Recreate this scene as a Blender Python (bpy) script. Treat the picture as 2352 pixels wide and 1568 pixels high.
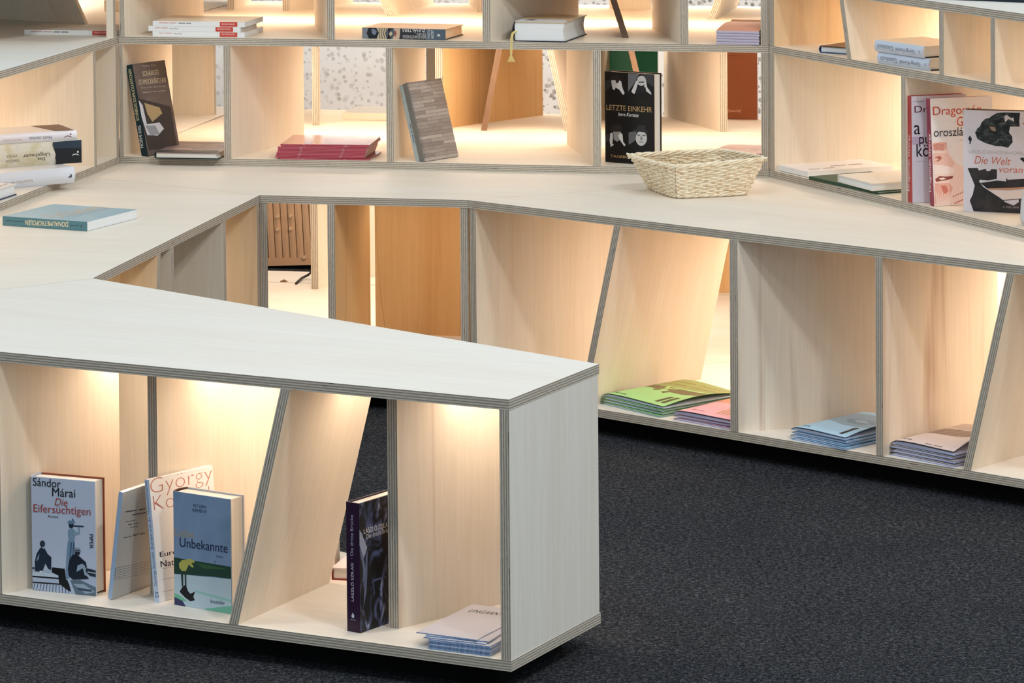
import bpy, math, random
import numpy as np
from mathutils import Matrix, Vector

random.seed(7)
scene = bpy.context.scene
for o in list(bpy.data.objects):
    bpy.data.objects.remove(o)
COL = scene.collection

# ------------------------------------------------------------------ camera
F_PX, PITCH, ROLL, CAM_Z, PPY = 8121.19, 0.0432032, -0.0079102, 1.641149, -1127.268
IW, IH = 2352, 1568
_cp, _sp = math.cos(PITCH), math.sin(PITCH)
_r, _f, _u = Vector((1, 0, 0)), Vector((0, _cp, -_sp)), Vector((0, _sp, _cp))
_c, _s = math.cos(ROLL), math.sin(ROLL)
CR, CU = _c * _r + _s * _u, -_s * _r + _c * _u
CF = _f
CO = Vector((0, 0, CAM_Z))
cam_d = bpy.data.cameras.new('camera')
cam = bpy.data.objects.new('camera', cam_d)
COL.objects.link(cam)
m = Matrix.Identity(4)
for i in range(3):
    m[i][0], m[i][1], m[i][2], m[i][3] = CR[i], CU[i], -CF[i], CO[i]
cam.matrix_world = m
cam_d.sensor_fit = 'HORIZONTAL'
cam_d.sensor_width = 36.0
cam_d.lens = F_PX / IW * 36.0
cam_d.shift_y = PPY / IW
cam_d.clip_start, cam_d.clip_end = 0.1, 100
scene.camera = cam

# ------------------------------------------------------------------ world, hall lamps, exposure
scene.view_settings.view_transform = 'Standard'
scene.view_settings.look = 'None'
scene.view_settings.exposure = 0.0
scene.view_settings.gamma = 1.0
scene.view_settings.use_curve_mapping = False
world = bpy.data.worlds.new('hall')
scene.world = world
world.use_nodes = True
bg = world.node_tree.nodes['Background']
bg.inputs[0].default_value = (0.75, 0.90, 1.0, 1)
bg.inputs[1].default_value = 0.62


def area_light(name, loc, target, sx, sy, power, color):
    l = bpy.data.lights.new(name, 'AREA')
    l.shape = 'RECTANGLE'
    l.size, l.size_y = sx, sy
    l.energy = power
    l.color = color
    o = bpy.data.objects.new(name, l)
    COL.objects.link(o)
    o.location = loc
    d = Vector(target) - Vector(loc)
    o.rotation_euler = d.to_track_quat('-Z', 'Y').to_euler()
    return o


# ceiling floodlights of the exhibition hall, above and in front of the furniture
area_light('hall_lamp', (2.0, 2.9, 4.6), (0.3, 7.3, 0.4), 0.35, 0.35, 78, (0.94, 0.99, 1.0))
area_light('hall_lamp', (3.2, 3.9, 4.8), (0.3, 7.3, 0.4), 0.35, 0.35, 78, (0.94, 0.99, 1.0))
area_light('hall_lamp', (-2.2, 5.2, 4.6), (0.3, 7.8, 0.5), 0.4, 0.4, 45, (0.95, 0.99, 1.0))
area_light('hall_lamp', (0.0, 7.2, 5.2), (0.0, 7.2, 0.4), 3.0, 3.0, 15, (0.95, 0.99, 1.0))
LED = (1.0, 0.83, 0.66)


# ------------------------------------------------------------------ measuring helpers
def ray(u, v):
    return (CR * ((u - IW / 2) / F_PX) - CU * ((v - (IH / 2 + PPY)) / F_PX) + CF)


def P(u, v, z):
    d = ray(u, v)
    return CO + d * ((z - CO.z) / d.z)


class Frame:
    def __init__(s, a, b):
        s.o = Vector((a[0], a[1], 0))
        s.d = Vector((b[0] - a[0], b[1] - a[1], 0)).normalized()
        s.n = Vector((-s.d.y, s.d.x, 0))

    def w(s, a, b, z=0.0):
        p = s.o + s.d * a + s.n * b
        return Vector((p.x, p.y, z))

    def loc(s, p):
        q = Vector((p[0], p[1], 0)) - s.o
        return q.dot(s.d), q.dot(s.n)


T = 0.018
Z0, Z0T = 0.045, 0.063                    # bottom board of the benches
ZCB, ZC = 0.477, 0.495                    # seat / counter board
ZT = ZC + T                               # base board of the tiers
Z1B, Z1 = 0.7925, 0.8105                  # middle shelf
Z2B, Z2 = 0.951, 0.969                    # top board
A0, A1, AL, AB = P(1170, 917.5, ZC), P(1376.7, 835.7, ZC), P(0, 807.7, ZC), P(213, 639, ZC)
C0, C1, D1 = P(597, 448.2, ZC), P(1074.8, 459.5, ZC), P(2352, 610.8, ZC)
E0, E1, F0, F1 = P(1767, 407.4, ZC), P(2352, 547, ZC), P(275.5, 375.7, ZC), P(0, 485.8, ZC)
S1 = P(199, 407, ZC)
FA, FB, FC, FD, FE, FF, FM = Frame(AL, A0), Frame(AB, C0), Frame(F0, E0), Frame(C1, D1), Frame(E0, E1), Frame(F1, F0), Frame(C0, C1)


# ------------------------------------------------------------------ materials
def lin(c):
    c = c / 255.0
    return c / 12.92 if c <= 0.04045 else ((c + 0.055) / 1.055) ** 2.4


def rgb(r, g, b):
    return (lin(r), lin(g), lin(b), 1)


def new_mat(name):
    mt = bpy.data.materials.new(name)
    mt.use_nodes = True
    nt = mt.node_tree
    b = nt.nodes['Principled BSDF']
    return mt, nt, b


def N(nt, typ, **kw):
    n = nt.nodes.new(typ)
    for k, v in kw.items():
        setattr(n, k, v)
    return n


def ramp(nt, fac, stops):
    r = N(nt, 'ShaderNodeValToRGB')
    el = r.color_ramp.elements
    el[0].position, el[0].color = stops[0]
    el[1].position, el[1].color = stops[-1]
    for p, c in stops[1:-1]:
        e = el.new(p)
        e.color = c
    nt.links.new(fac, r.inputs[0])
    return r.outputs[0]


def mixc(nt, fac, a, b, mode='MIX'):
    x = N(nt, 'ShaderNodeMix', data_type='RGBA', blend_type=mode)
    for i, s in ((0, fac), (6, a), (7, b)):
        if hasattr(s, 'links'):
            nt.links.new(s, x.inputs[i])
        else:
            x.inputs[i].default_value = s
    return x.outputs[2]


def mathn(nt, op, a, b=0.0, c=0.0):
    x = N(nt, 'ShaderNodeMath', operation=op)
    for i, s in enumerate((a, b, c)):
        if hasattr(s, 'links'):
            nt.links.new(s, x.inputs[i])
        else:
            x.inputs[i].default_value = s
    return x.outputs[0]


def uv_rand(nt):
    tc = N(nt, 'ShaderNodeTexCoord')
    oi = N(nt, 'ShaderNodeObjectInfo')
    m3 = N(nt, 'ShaderNodeVectorMath', operation='SCALE')
    m3.inputs[0].default_value = (17.3, 9.1, 5.7)
    nt.links.new(oi.outputs['Random'], m3.inputs['Scale'])
    ad = N(nt, 'ShaderNodeVectorMath', operation='ADD')
    nt.links.new(tc.outputs['UV'], ad.inputs[0])
    nt.links.new(m3.outputs[0], ad.inputs[1])
    return tc.outputs['UV'], ad.outputs[0], oi.outputs['Random']


def noise(nt, vec, scl, scale=1.0, detail=3.0, rough=0.55, dist=0.0):
    mp = N(nt, 'ShaderNodeMapping')
    mp.inputs['Scale'].default_value = scl
    nt.links.new(vec, mp.inputs[0])
    n = N(nt, 'ShaderNodeTexNoise')
    n.inputs['Scale'].default_value = scale
    n.inputs['Detail'].default_value = detail
    n.inputs['Roughness'].default_value = rough
    n.inputs['Distortion'].default_value = dist
    nt.links.new(mp.outputs[0], n.inputs['Vector'])
    return n.outputs['Fac']


def veneer(name, c1, c2, streak, streak_col, line=0.0):
    mt, nt, b = new_mat(name)
    uv, uvr, rnd = uv_rand(nt)
    n1 = noise(nt, uvr, (7, 0.7, 1), 1.0, 4, 0.55, 0.8)
    col = ramp(nt, n1, [(0.32, c1), (0.68, c2)])
    n2 = noise(nt, uvr, (13, 0.55, 1), 1.0, 3, 0.6, 1.2)
    st = ramp(nt, n2, [(0.56, (0, 0, 0, 1)), (0.72, (1, 1, 1, 1))])
    col = mixc(nt, mathn(nt, 'MULTIPLY', st, streak), col, streak_col)
    n3 = noise(nt, uvr, (170, 6, 1), 1.0, 3, 0.6)
    fine = ramp(nt, n3, [(0.3, (0.93, 0.92, 0.90, 1)), (0.7, (1.0, 1.0, 1.0, 1))])
    col = mixc(nt, 1.0, col, fine, 'MULTIPLY')
    if line:
        n4 = noise(nt, uvr, (10, 0.45, 1), 1.0, 1, 0.4, 0.5)
        li = ramp(nt, mathn(nt, 'ABSOLUTE', mathn(nt, 'SUBTRACT', n4, 0.5)), [(0.0, (1, 1, 1, 1)), (0.004, (0, 0, 0, 1))])
        col = mixc(nt, mathn(nt, 'MULTIPLY', li, line), col, rgb(120, 75, 40))
    # a few pin knots
    vo = N(nt, 'ShaderNodeTexVoronoi')
    vo.inputs['Scale'].default_value = 4.0
    nt.links.new(uvr, vo.inputs['Vector'])
    kn = ramp(nt, vo.outputs['Distance'], [(0.008, (1, 1, 1, 1)), (0.02, (0, 0, 0, 1))])
    col = mixc(nt, mathn(nt, 'MULTIPLY', kn, 0.45), col, rgb(150, 112, 74))
    nt.links.new(col, b.inputs['Base Color'])
    b.inputs['Roughness'].default_value = 0.52
    b.inputs['Specular IOR Level'].default_value = 0.3
    bp = N(nt, 'ShaderNodeBump')
    bp.inputs['Strength'].default_value = 0.05
    bp.inputs['Distance'].default_value = 0.001
    nt.links.new(n3, bp.inputs['Height'])
    nt.links.new(bp.outputs[0], b.inputs['Normal'])
    return mt


V_PALE = veneer('birch_veneer_pale', rgb(238, 226, 209), rgb(232, 216, 195), 0.14, rgb(209, 182, 152))
V_TOP = veneer('birch_veneer_oiled', rgb(238, 230, 221), rgb(233, 223, 210), 0.05, rgb(212, 192, 166))
V_COUNTER = veneer('birch_veneer_counter', rgb(240, 229, 215), rgb(235, 222, 205), 0.05, rgb(214, 195, 170))
V_TAN_LIT = veneer('birch_veneer_tan_warm_lit', rgb(232, 208, 174), rgb(223, 194, 154), 0.35, rgb(190, 144, 102), 0.2)  # tan streaked wood; on the left bench it holds painted warm light
V_DARK = veneer('dark_brown_wood', rgb(132, 104, 84), rgb(112, 88, 72), 0.3, rgb(104, 80, 64))  # darker brown on thin slanted dividers, faces and edges alike
V_STREAK = veneer('birch_veneer_streaked', rgb(238, 226, 210), rgb(229, 212, 192), 0.70, rgb(166, 124, 90))
V_HONEY_LIT = veneer('birch_veneer_honey_warm_lit', rgb(224, 186, 136), rgb(212, 168, 112), 0.40, rgb(192, 140, 92), 0.4)  # honey wood with grain lines; warm light is also painted into its tone


def ply_edge():
    mt, nt, b = new_mat('plywood_edge')
    uv, uvr, rnd = uv_rand(nt)
    sep = N(nt, 'ShaderNodeSeparateXYZ')
    nt.links.new(uv, sep.inputs[0])
    wob = noise(nt, uvr, (6, 0.6, 1), 1.0, 2)
    v = mathn(nt, 'ADD', sep.outputs['Y'], mathn(nt, 'MULTIPLY', mathn(nt, 'SUBTRACT', wob, 0.5), 0.06))
    w = mathn(nt, 'SINE', mathn(nt, 'MULTIPLY', v, 2 * math.pi * 4.0))
    w = mathn(nt, 'MULTIPLY_ADD', w, 0.5, 0.5)
    col = ramp(nt, w, [(0.25, rgb(160, 148, 134)), (0.8, rgb(214, 204, 190))])
    nz = noise(nt, uvr, (90, 9, 1), 1.0, 4, 0.65)
    sh = ramp(nt, nz, [(0.25, (0.72, 0.70, 0.68, 1)), (0.7, (1.05, 1.04, 1.02, 1))])
    col = mixc(nt, 1.0, col, sh, 'MULTIPLY')
    # dark voids between the plies
    vd = noise(nt, uvr, (22, 5.5, 1), 1.0, 1, 0.4)
    vm = ramp(nt, vd, [(0.735, (0, 0, 0, 1)), (0.75, (1, 1, 1, 1))])
    band = ramp(nt, w, [(0.05, (1, 1, 1, 1)), (0.3, (0, 0, 0, 1))])
    col = mixc(nt, mathn(nt, 'MULTIPLY', vm, band), col, rgb(30, 24, 20))
    nt.links.new(col, b.inputs['Base Color'])
    b.inputs['Roughness'].default_value = 0.7
    b.inputs['Specular IOR Level'].default_value = 0.2
    return mt


PLY = ply_edge()
_plain = {}


def plain(r, g, b, rough=0.5, spec=0.3, name=None, metal=0.0):
    k = (r, g, b, rough, metal)
    if k not in _plain:
        mt, nt, bs = new_mat(name or 'print_%02x%02x%02x' % (int(r), int(g), int(b)))
        bs.inputs['Base Color'].default_value = rgb(r, g, b)
        bs.inputs['Roughness'].default_value = rough
        bs.inputs['Specular IOR Level'].default_value = spec
        bs.inputs['Metallic'].default_value = metal
        _plain[k] = mt
    return _plain[k]


def mottled(name, cols, scl=(20, 20, 20), rough=0.4, detail=4.0, lo=0.35, hi=0.65, dist=0.6):
    mt, nt, b = new_mat(name)
    tc = N(nt, 'ShaderNodeTexCoord')
    n = noise(nt, tc.outputs['Object'], scl, 1.0, detail, 0.6, dist)
    k = len(cols)
    col = ramp(nt, n, [(lo + (hi - lo) * i / (k - 1), rgb(*c)) for i, c in enumerate(cols)])
    nt.links.new(col, b.inputs['Base Color'])
    b.inputs['Roughness'].default_value = rough
    b.inputs['Specular IOR Level'].default_value = 0.35
    return mt


def pages_mat(name, c):
    mt, nt, b = new_mat(name)
    tc = N(nt, 'ShaderNodeTexCoord')
    n = noise(nt, tc.outputs['Object'], (3, 1600, 3), 1.0, 2)
    col = ramp(nt, n, [(0.3, rgb(*[x * 0.93 for x in c])), (0.65, rgb(*c))])
    nt.links.new(col, b.inputs['Base Color'])
    b.inputs['Roughness'].default_value = 0.8
    b.inputs['Specular IOR Level'].default_value = 0.1
    return mt


PAGES = pages_mat('paper_pages', (240, 234, 224))
PAGES_W = pages_mat('white_paper_pages', (242, 241, 240))


# ------------------------------------------------------------------ mesh helpers
class MB:
    def __init__(s):
        s.v, s.f, s.mi, s.uv = [], [], [], []

    def face(s, pts, mi=0, uv=None):
        k = len(s.v)
        s.v += [Vector(p) for p in pts]
        s.f.append(list(range(k, k + len(pts))))
        s.mi.append(mi)
        s.uv.append(uv or [(0, 0)] * len(pts))

    def box(s, x0, x1, y0, y1, z0, z1, mi=0):
        a = [(x0, y0, z0), (x1, y0, z0), (x1, y1, z0), (x0, y1, z0), (x0, y0, z1), (x1, y0, z1), (x1, y1, z1), (x0, y1, z1)]
        for q in ((3, 2, 1, 0), (4, 5, 6, 7), (0, 1, 5, 4), (1, 2, 6, 5), (2, 3, 7, 6), (3, 0, 4, 7)):
            s.face([a[i] for i in q], mi)

    def tube(s, pts, rad, seg=6, mi=0, cap=True):
        pts = [Vector(p) for p in pts]
        n = len(pts)
        rr = rad if hasattr(rad, '__len__') else [rad] * n
        base = len(s.v)
        up = Vector((0, 0, 1))
        for i, p in enumerate(pts):
            t = (pts[min(i + 1, n - 1)] - pts[max(i - 1, 0)])
            if t.length < 1e-9:
                t = Vector((0, 0, 1))
            t.normalize()
            a = t.cross(up)
            if a.length < 0.1:
                a = t.cross(Vector((1, 0, 0)))
            a.normalize()
            b = a.cross(t)
            for k in range(seg):
                an = 2 * math.pi * k / seg
                s.v.append(p + (a * math.cos(an) + b * math.sin(an)) * rr[i])
        for i in range(n - 1):
            for k in range(seg):
                k2 = (k + 1) % seg
                s.f.append([base + i * seg + k, base + (i + 1) * seg + k, base + (i + 1) * seg + k2, base + i * seg + k2])
                s.mi.append(mi)
                s.uv.append([(0, 0)] * 4)
        if cap:
            for e, rev in ((0, False), (n - 1, True)):
                q = [base + e * seg + k for k in range(seg)]
                s.f.append(q[::-1] if rev else q)
                s.mi.append(mi)
                s.uv.append([(0, 0)] * seg)

    def build(s, name, mats, parent=None, origin=None, smooth=False):
        me = bpy.data.meshes.new(name)
        o0 = origin if origin is not None else Vector((0, 0, 0))
        me.from_pydata([tuple(p - o0) for p in s.v], [], s.f)
        mats = mats if isinstance(mats, (list, tuple)) else [mats]
        for mt in mats:
            me.materials.append(mt)
        me.polygons.foreach_set('material_index', s.mi)
        if any(any(c != (0, 0) for c in q) for q in s.uv):
            l = me.uv_layers.new(name='UVMap')
            flat = [c for q in s.uv for p in q for c in p]
            l.data.foreach_set('uv', flat)
        if smooth:
            me.polygons.foreach_set('use_smooth', [True] * len(me.polygons))
        me.update()
        o = bpy.data.objects.new(name, me)
        COL.objects.link(o)
        if parent is not None:
            o.parent = parent
        return o


def tag(o, label=None, cat=None, group=None, kind=None):
    for k, v in (('label', label), ('category', cat), ('group', group), ('kind', kind)):
        if v:
            o[k] = v
    return o


def empty(name, loc=None, mat=None, size=0.05):
    o = bpy.data.objects.new(name, None)
    o.empty_display_size = size
    COL.objects.link(o)
    if mat is not None:
        o.matrix_world = mat
    elif loc is not None:
        o.location = loc
    return o


def plate(parent, name, poly, z0, z1, grain, face_mat=None, label=None):
    """horizontal plywood board; poly = list of world xy (counter-clockwise)"""
    o0 = parent.location.copy()
    g = Vector((grain[0], grain[1], 0)).normalized()
    h = Vector((-g.y, g.x, 0))
    mb = MB()
    q = [Vector((p[0], p[1], 0)) for p in poly]
    ar = sum(q[i].x * q[(i + 1) % len(q)].y - q[(i + 1) % len(q)].x * q[i].y for i in range(len(q)))
    if ar < 0:
        q = q[::-1]
    uv = [(p.dot(h), p.dot(g)) for p in q]
    mb.face([p + Vector((0, 0, z1)) for p in q], 0, uv)
    mb.face([p + Vector((0, 0, z0)) for p in reversed(q)], 0, uv[::-1])
    run = 0.0
    for i in range(len(q)):
        a, b = q[i], q[(i + 1) % len(q)]
        L = (b - a).length
        mb.face([a + Vector((0, 0, z0)), b + Vector((0, 0, z0)), b + Vector((0, 0, z1)), a + Vector((0, 0, z1))], 1,
                [(run, 0), (run + L, 0), (run + L, 1), (run, 1)])
        run += L
    o = mb.build(name, [face_mat or V_TOP, PLY], parent, o0)
    if label:
        o['label'] = label
    return o


def upright(parent, fr, a, b, z0, z1, side='R', lean=0.0, mat=None, th=T, name='divider', lean_n=0.0, along='d', edge=None):
    """plywood panel standing on a board: its right / left face runs from a to b (frame coordinates)"""
    o0 = parent.location.copy()
    va, vb = Vector((a[0], a[1])), Vector((b[0], b[1]))
    dr = (vb - va).normalized()
    hgt = z1 - z0
    if along == 'd':
        k = th / max(0.3, abs(dr.y))
        k *= math.sqrt(1 + (lean / hgt) ** 2)
        off = Vector((-k if side == 'R' else k, 0))
    else:
        k = th / max(0.3, abs(dr.x))
        off = Vector((0, k))
    bot = [va, vb, vb + off, va + off]
    ln = Vector((lean, lean_n))
    top = [p + ln for p in bot]
    B = [fr.w(p.x, p.y, z0) for p in bot]
    U = [fr.w(p.x, p.y, z1) for p in top]
    L = (vb - va).length
    mb = MB()
    H = (U[0] - B[0]).length

    def fc(i, j, mi, rev):
        w = (B[j] - B[i]).length
        pts = [B[i], B[j], U[j], U[i]]
        uv = [(0, 0), (w, 0), (w, H), (0, H)] if mi == 0 else [(0, 0), (0, 1), (H, 1), (H, 0)]
        if rev:
            pts, uv = pts[::-1], uv[::-1]
        mb.face(pts, mi, uv)
    cross = (B[1] - B[0]).cross(B[2] - B[1]).z
    rev = cross < 0
    fc(0, 1, 0, rev)
    fc(1, 2, 1, rev)
    fc(2, 3, 0, rev)
    fc(3, 0, 1, rev)
    tp, bt = U[:], B[::-1]
    uve = [(0, 0), (L, 0), (L, 1), (0, 1)]
    if rev:
        tp, bt = tp[::-1], bt[::-1]
    mb.face(tp, 1, uve)
    mb.face(bt, 1, uve)
    return mb.build(name, [mat or V_PALE, edge or PLY], parent, o0)


def led(parent, fr, s0, s1, n, z, wpm):
    """LED strip under a board: aluminium profile plus its light"""
    o0 = parent.location.copy()
    mb = MB()
    a, b = fr.w(s0, n, z), fr.w(s1, n, z)
    d, nn = (b - a).normalized(), fr.n
    w, h = 0.006, 0.004
    q = [a - nn * w, b - nn * w, b + nn * w, a + nn * w]
    dn = Vector((0, 0, -h))
    mb.face([p + dn for p in q][::-1])
    for i in range(4):
        p, r = q[i], q[(i + 1) % 4]
        mb.face([p + dn, r + dn, r, p])
    mb.build('led_strip', LEDM, parent, o0)
    L = (b - a).length
    l = bpy.data.lights.new('led_light', 'AREA')
    l.shape = 'RECTANGLE'
    l.size, l.size_y = L, 0.012
    l.energy = wpm * L
    l.color = LED
    o = bpy.data.objects.new('led_light', l)
    COL.objects.link(o)
    mid = (a + b) / 2 + Vector((0, 0, -h - 0.001))
    ang = math.atan2(d.y, d.x)
    o.rotation_euler = (0, 0, ang)
    o.parent = parent
    o.location = mid - o0


LEDM, _nt, _b = new_mat('led_diffuser')
_b.inputs['Base Color'].default_value = (0.9, 0.9, 0.88, 1)
_b.inputs['Emission Color'].default_value = (1.0, 0.80, 0.55, 1)
_b.inputs['Emission Strength'].default_value = 3.0
PLINTH = plain(12, 12, 13, 0.8, 0.1, 'plinth_black')


def plinth(parent, poly, inset=0.05):
    o0 = parent.location.copy()
    q = [Vector((p[0], p[1], 0)) for p in poly]
    n = len(q)
    ar = sum(q[i].x * q[(i + 1) % n].y - q[(i + 1) % n].x * q[i].y for i in range(n))
    if ar < 0:
        q = q[::-1]
    r = []
    for i in range(n):
        p, a, b = q[i], q[i - 1], q[(i + 1) % n]
        e1, e2 = (p - a).normalized(), (b - p).normalized()
        n1, n2 = Vector((-e1.y, e1.x, 0)), Vector((-e2.y, e2.x, 0))
        bis = (n1 + n2)
        bis /= max(0.2, bis.length_squared / 2)
        r.append(p + bis * inset)
    mb = MB()
    up = Vector((0, 0, Z0))
    mb.face([p + up for p in r])
    for i in range(n):
        a, b = r[i], r[(i + 1) % n]
        mb.face([a, b, b + up, a + up])
    mb.build('plinth', PLINTH, parent, o0)

# ------------------------------------------------------------------ the setting
def carpet_mat():
    mt, nt, b = new_mat('charcoal_felt_carpet')
    tc = N(nt, 'ShaderNodeTexCoord')
    n1 = noise(nt, tc.outputs['Object'], (1, 1, 1), 330, 3, 0.75)
    n2 = noise(nt, tc.outputs['Object'], (1, 1, 1), 130, 4, 0.7, 0.6)
    n3 = noise(nt, tc.outputs['Object'], (1, 1, 1), 3.0, 2)
    f = mathn(nt, 'ADD', mathn(nt, 'MULTIPLY', n1, 0.5), mathn(nt, 'MULTIPLY', n2, 0.5))
    col = ramp(nt, f, [(0.40, rgb(18, 19, 22)), (0.5, rgb(39, 40, 44)), (0.60, rgb(94, 93, 95))])
    big = ramp(nt, n3, [(0.3, (0.84, 0.86, 0.9, 1)), (0.7, (1.1, 1.1, 1.08, 1))])
    col = mixc(nt, 1.0, col, big, 'MULTIPLY')
    vo = N(nt, 'ShaderNodeTexVoronoi')
    vo.inputs['Scale'].default_value = 14.0
    nt.links.new(tc.outputs['Object'], vo.inputs['Vector'])
    ln = ramp(nt, vo.outputs['Distance'], [(0.012, (1, 1, 1, 1)), (0.02, (0, 0, 0, 1))])
    col = mixc(nt, mathn(nt, 'MULTIPLY', ln, 0.5), col, rgb(190, 190, 190))
    nt.links.new(col, b.inputs['Base Color'])
    b.inputs['Roughness'].default_value = 0.95
    b.inputs['Specular IOR Level'].default_value = 0.05
    bp = N(nt, 'ShaderNodeBump')
    bp.inputs['Strength'].default_value = 0.5
    bp.inputs['Distance'].default_value = 0.003
    nt.links.new(f, bp.inputs['Height'])
    nt.links.new(bp.outputs[0], b.inputs['Normal'])
    return mt


mb = MB()
mb.face([(-5, 1.0, 0), (5, 1.0, 0), (5, 12.5, 0), (-5, 12.5, 0)])
mb.face([(-5, 1.0, -0.02), (-5, 12.5, -0.02), (5, 12.5, -0.02), (5, 1.0, -0.02)])
tag(mb.build('floor', carpet_mat()), 'dark charcoal felt carpet with a fine speckle', None, None, 'structure')


def dot_mat():
    """white wall printed all over with grey discs; the print is fainter at its left end"""
    mt, nt, b = new_mat('printed_disc_wall')
    tc = N(nt, 'ShaderNodeTexCoord')
    sep = N(nt, 'ShaderNodeSeparateXYZ')
    nt.links.new(tc.outputs['Object'], sep.inputs[0])
    col = rgb(246, 246, 246)
    side = ramp(nt, mathn(nt, 'MULTIPLY', sep.outputs['X'], 0.25), [(0.62, (0.45, 0.45, 0.45, 1)), (0.75, (1, 1, 1, 1))])
    for k, (sc, r, tone, off) in enumerate(((46, 0.31, (216, 214, 212), 0.0), (51, 0.34, (186, 182, 178), 3.7), (57, 0.30, (150, 146, 142), 8.1))):
        mp = N(nt, 'ShaderNodeMapping')
        mp.inputs['Location'].default_value = (off, 0, off * 0.7)
        mp.inputs['Scale'].default_value = (1, 0.0, 1)
        nt.links.new(tc.outputs['Object'], mp.inputs[0])
        vo = N(nt, 'ShaderNodeTexVoronoi')
        vo.inputs['Scale'].default_value = sc
        vo.inputs['Randomness'].default_value = 0.75
        nt.links.new(mp.outputs[0], vo.inputs['Vector'])
        dm = ramp(nt, vo.outputs['Distance'], [(r, (1, 1, 1, 1)), (r + 0.03, (0, 0, 0, 1))])
        s2 = N(nt, 'ShaderNodeSeparateColor')
        nt.links.new(vo.outputs['Color'], s2.inputs[0])
        keep = mathn(nt, 'GREATER_THAN', s2.outputs[0], 0.25)
        fac = mathn(nt, 'MULTIPLY', mathn(nt, 'MULTIPLY', dm, keep), side)
        col = mixc(nt, fac, col, rgb(*tone))
    nt.links.new(col, b.inputs['Base Color'])
    b.inputs['Roughness'].default_value = 0.6
    return mt


mb = MB()
nw = 1.75
c = [FC.w(-2.2, nw), FC.w(2.6, nw)]
mb.box(0, 4.8, 0, 0.03, 0.0, 2.1)
wall = mb.build('wall_back', dot_mat())
wall.location = c[0]
wall.rotation_euler = (0, 0, math.atan2(FC.d.y, FC.d.x))
tag(wall, 'white wall printed all over with grey discs', None, None, 'structure')

# ------------------------------------------------------------------ shelving furniture
gA, gC, gD, gE = FA.d, FC.d, FD.d, FE.d
G = 0.0006


def shrink(poly, k=G):
    c = Vector((0, 0, 0))
    q = [Vector((p[0], p[1], 0)) for p in poly]
    for p in q:
        c += p / len(q)
    return [p + (c - p).normalized() * k for p in q]


# --- front bench
polyA = shrink([A0, A1, AB, FA.w(-0.645, 0)])
uA = tag(empty('bench', FA.w(0.4, 0.25, 0.0)), 'pale plywood shelf bench in front, its end panel closest to the viewer', 'bench', 'plywood bench units')
plate(uA, 'seat_board', polyA, ZCB, ZC, gA)
plate(uA, 'base_board', polyA, Z0, Z0T, gA)
plinth(uA, polyA, 0.055)
a, b = Z0T, ZCB
upright(uA, FA, (-0.003, 0), (0.083, 0.25), a, b, 'R')
upright(uA, FA, (0.252, 0.115), (0.358, 0.42), a, b, 'R')
upright(uA, FA, (-0.16, 0.47), (0.24, 0.44), a, b, 'R', along='n', name='back_panel')
upright(uA, FA, (0.30, 0.45), (0.44, 0.41), a, b, 'R', along='n', name='back_panel')
upright(uA, FA, (0.486, 0), (0.482, 0.318), a, b, 'R', lean=0.108)
upright(uA, FA, (0.746, 0.097), (0.835, 0.335), a, b, 'R', mat=V_STREAK)
upright(uA, FA, (1.0095, 0.0005), (1.0095, 0.335), a, b, 'R', name='end_panel', mat=V_TOP)
upright(uA, FA, (-0.45, 0.02), (-0.42, 0.3), a, b, 'R')
led(uA, FA, 0.0, 0.98, 0.22, ZCB, 2.0)
led(uA, FA, 0.0, 0.96, 0.325, ZCB, 1.9)  # second strip, added to spread light over the dividers

# --- left bench
seamA = FA.w(-0.645, 0)
polyB = shrink([AB, C0, S1, FF.w(1.95, 0.0), FF.w(1.95, 1.0), FF.w(-0.9, 1.0), seamA])
uB = tag(empty('bench', FB.w(0.6, 0.5, 0.0)), 'plywood bench on the left with the blue book on its top', 'bench', 'plywood bench units')
plate(uB, 'seat_board', polyB, ZCB, ZC, gC, V_COUNTER)
plate(uB, 'base_board', polyB, Z0, Z0T, gC)
plinth(uB, polyB, 0.055)


def cross(parent, fr, s, n0, n1, z0, z1, lean=0.0, mat=None, ds=0.0, name='divider', th=T):
    """panel square to a unit's front whose near face lies at s (thickness runs to larger s)"""
    o0 = parent.location.copy()
    B = [fr.w(s, n0, z0), fr.w(s + ds, n1, z0), fr.w(s + ds + th, n1, z0), fr.w(s + th, n0, z0)]
    U = [p + fr.d * lean + Vector((0, 0, z1 - z0)) for p in B]
    mb = MB()
    H = z1 - z0
    for i in range(4):
        j = (i + 1) % 4
        w = (B[j] - B[i]).length
        mi = 0 if i in (0, 2) else 1
        uv = [(0, 0), (0, H), (w, H), (w, 0)] if mi == 0 else [(0, 0), (H, 0), (H, 1), (0, 1)]
        mb.face([B[i], U[i], U[j], B[j]], mi, uv)
    uve = [(0, 0), (n1 - n0, 0), (n1 - n0, 1), (0, 1)]
    mb.face(U[::-1], 1, uve)
    mb.face(B, 1, uve)
    return mb.build(name, [mat or V_PALE, PLY], parent, o0)


cross(uB, FB, 0.345, 0.0, 0.42, a, b, lean=0.075, mat=V_TAN_LIT)  # warm LED glow put into the panel colour
cross(uB, FB, 0.51, 0.0, 0.42, a, b)
cross(uB, FB, 0.895, 0.0, 0.42, a, b)
cross(uB, FB, 1.160, 0.0, 0.42, a, b, name='end_panel', mat=V_TAN_LIT)  # again the warm glow is part of the colour
cross(uB, FB, -0.02, 0.05, 0.42, a, b)
led(uB, FB, 0.92, 1.15, 0.30, ZCB, 2.2)
led(uB, FB, 0.0, 0.34, 0.30, ZCB, 2.2)

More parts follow.
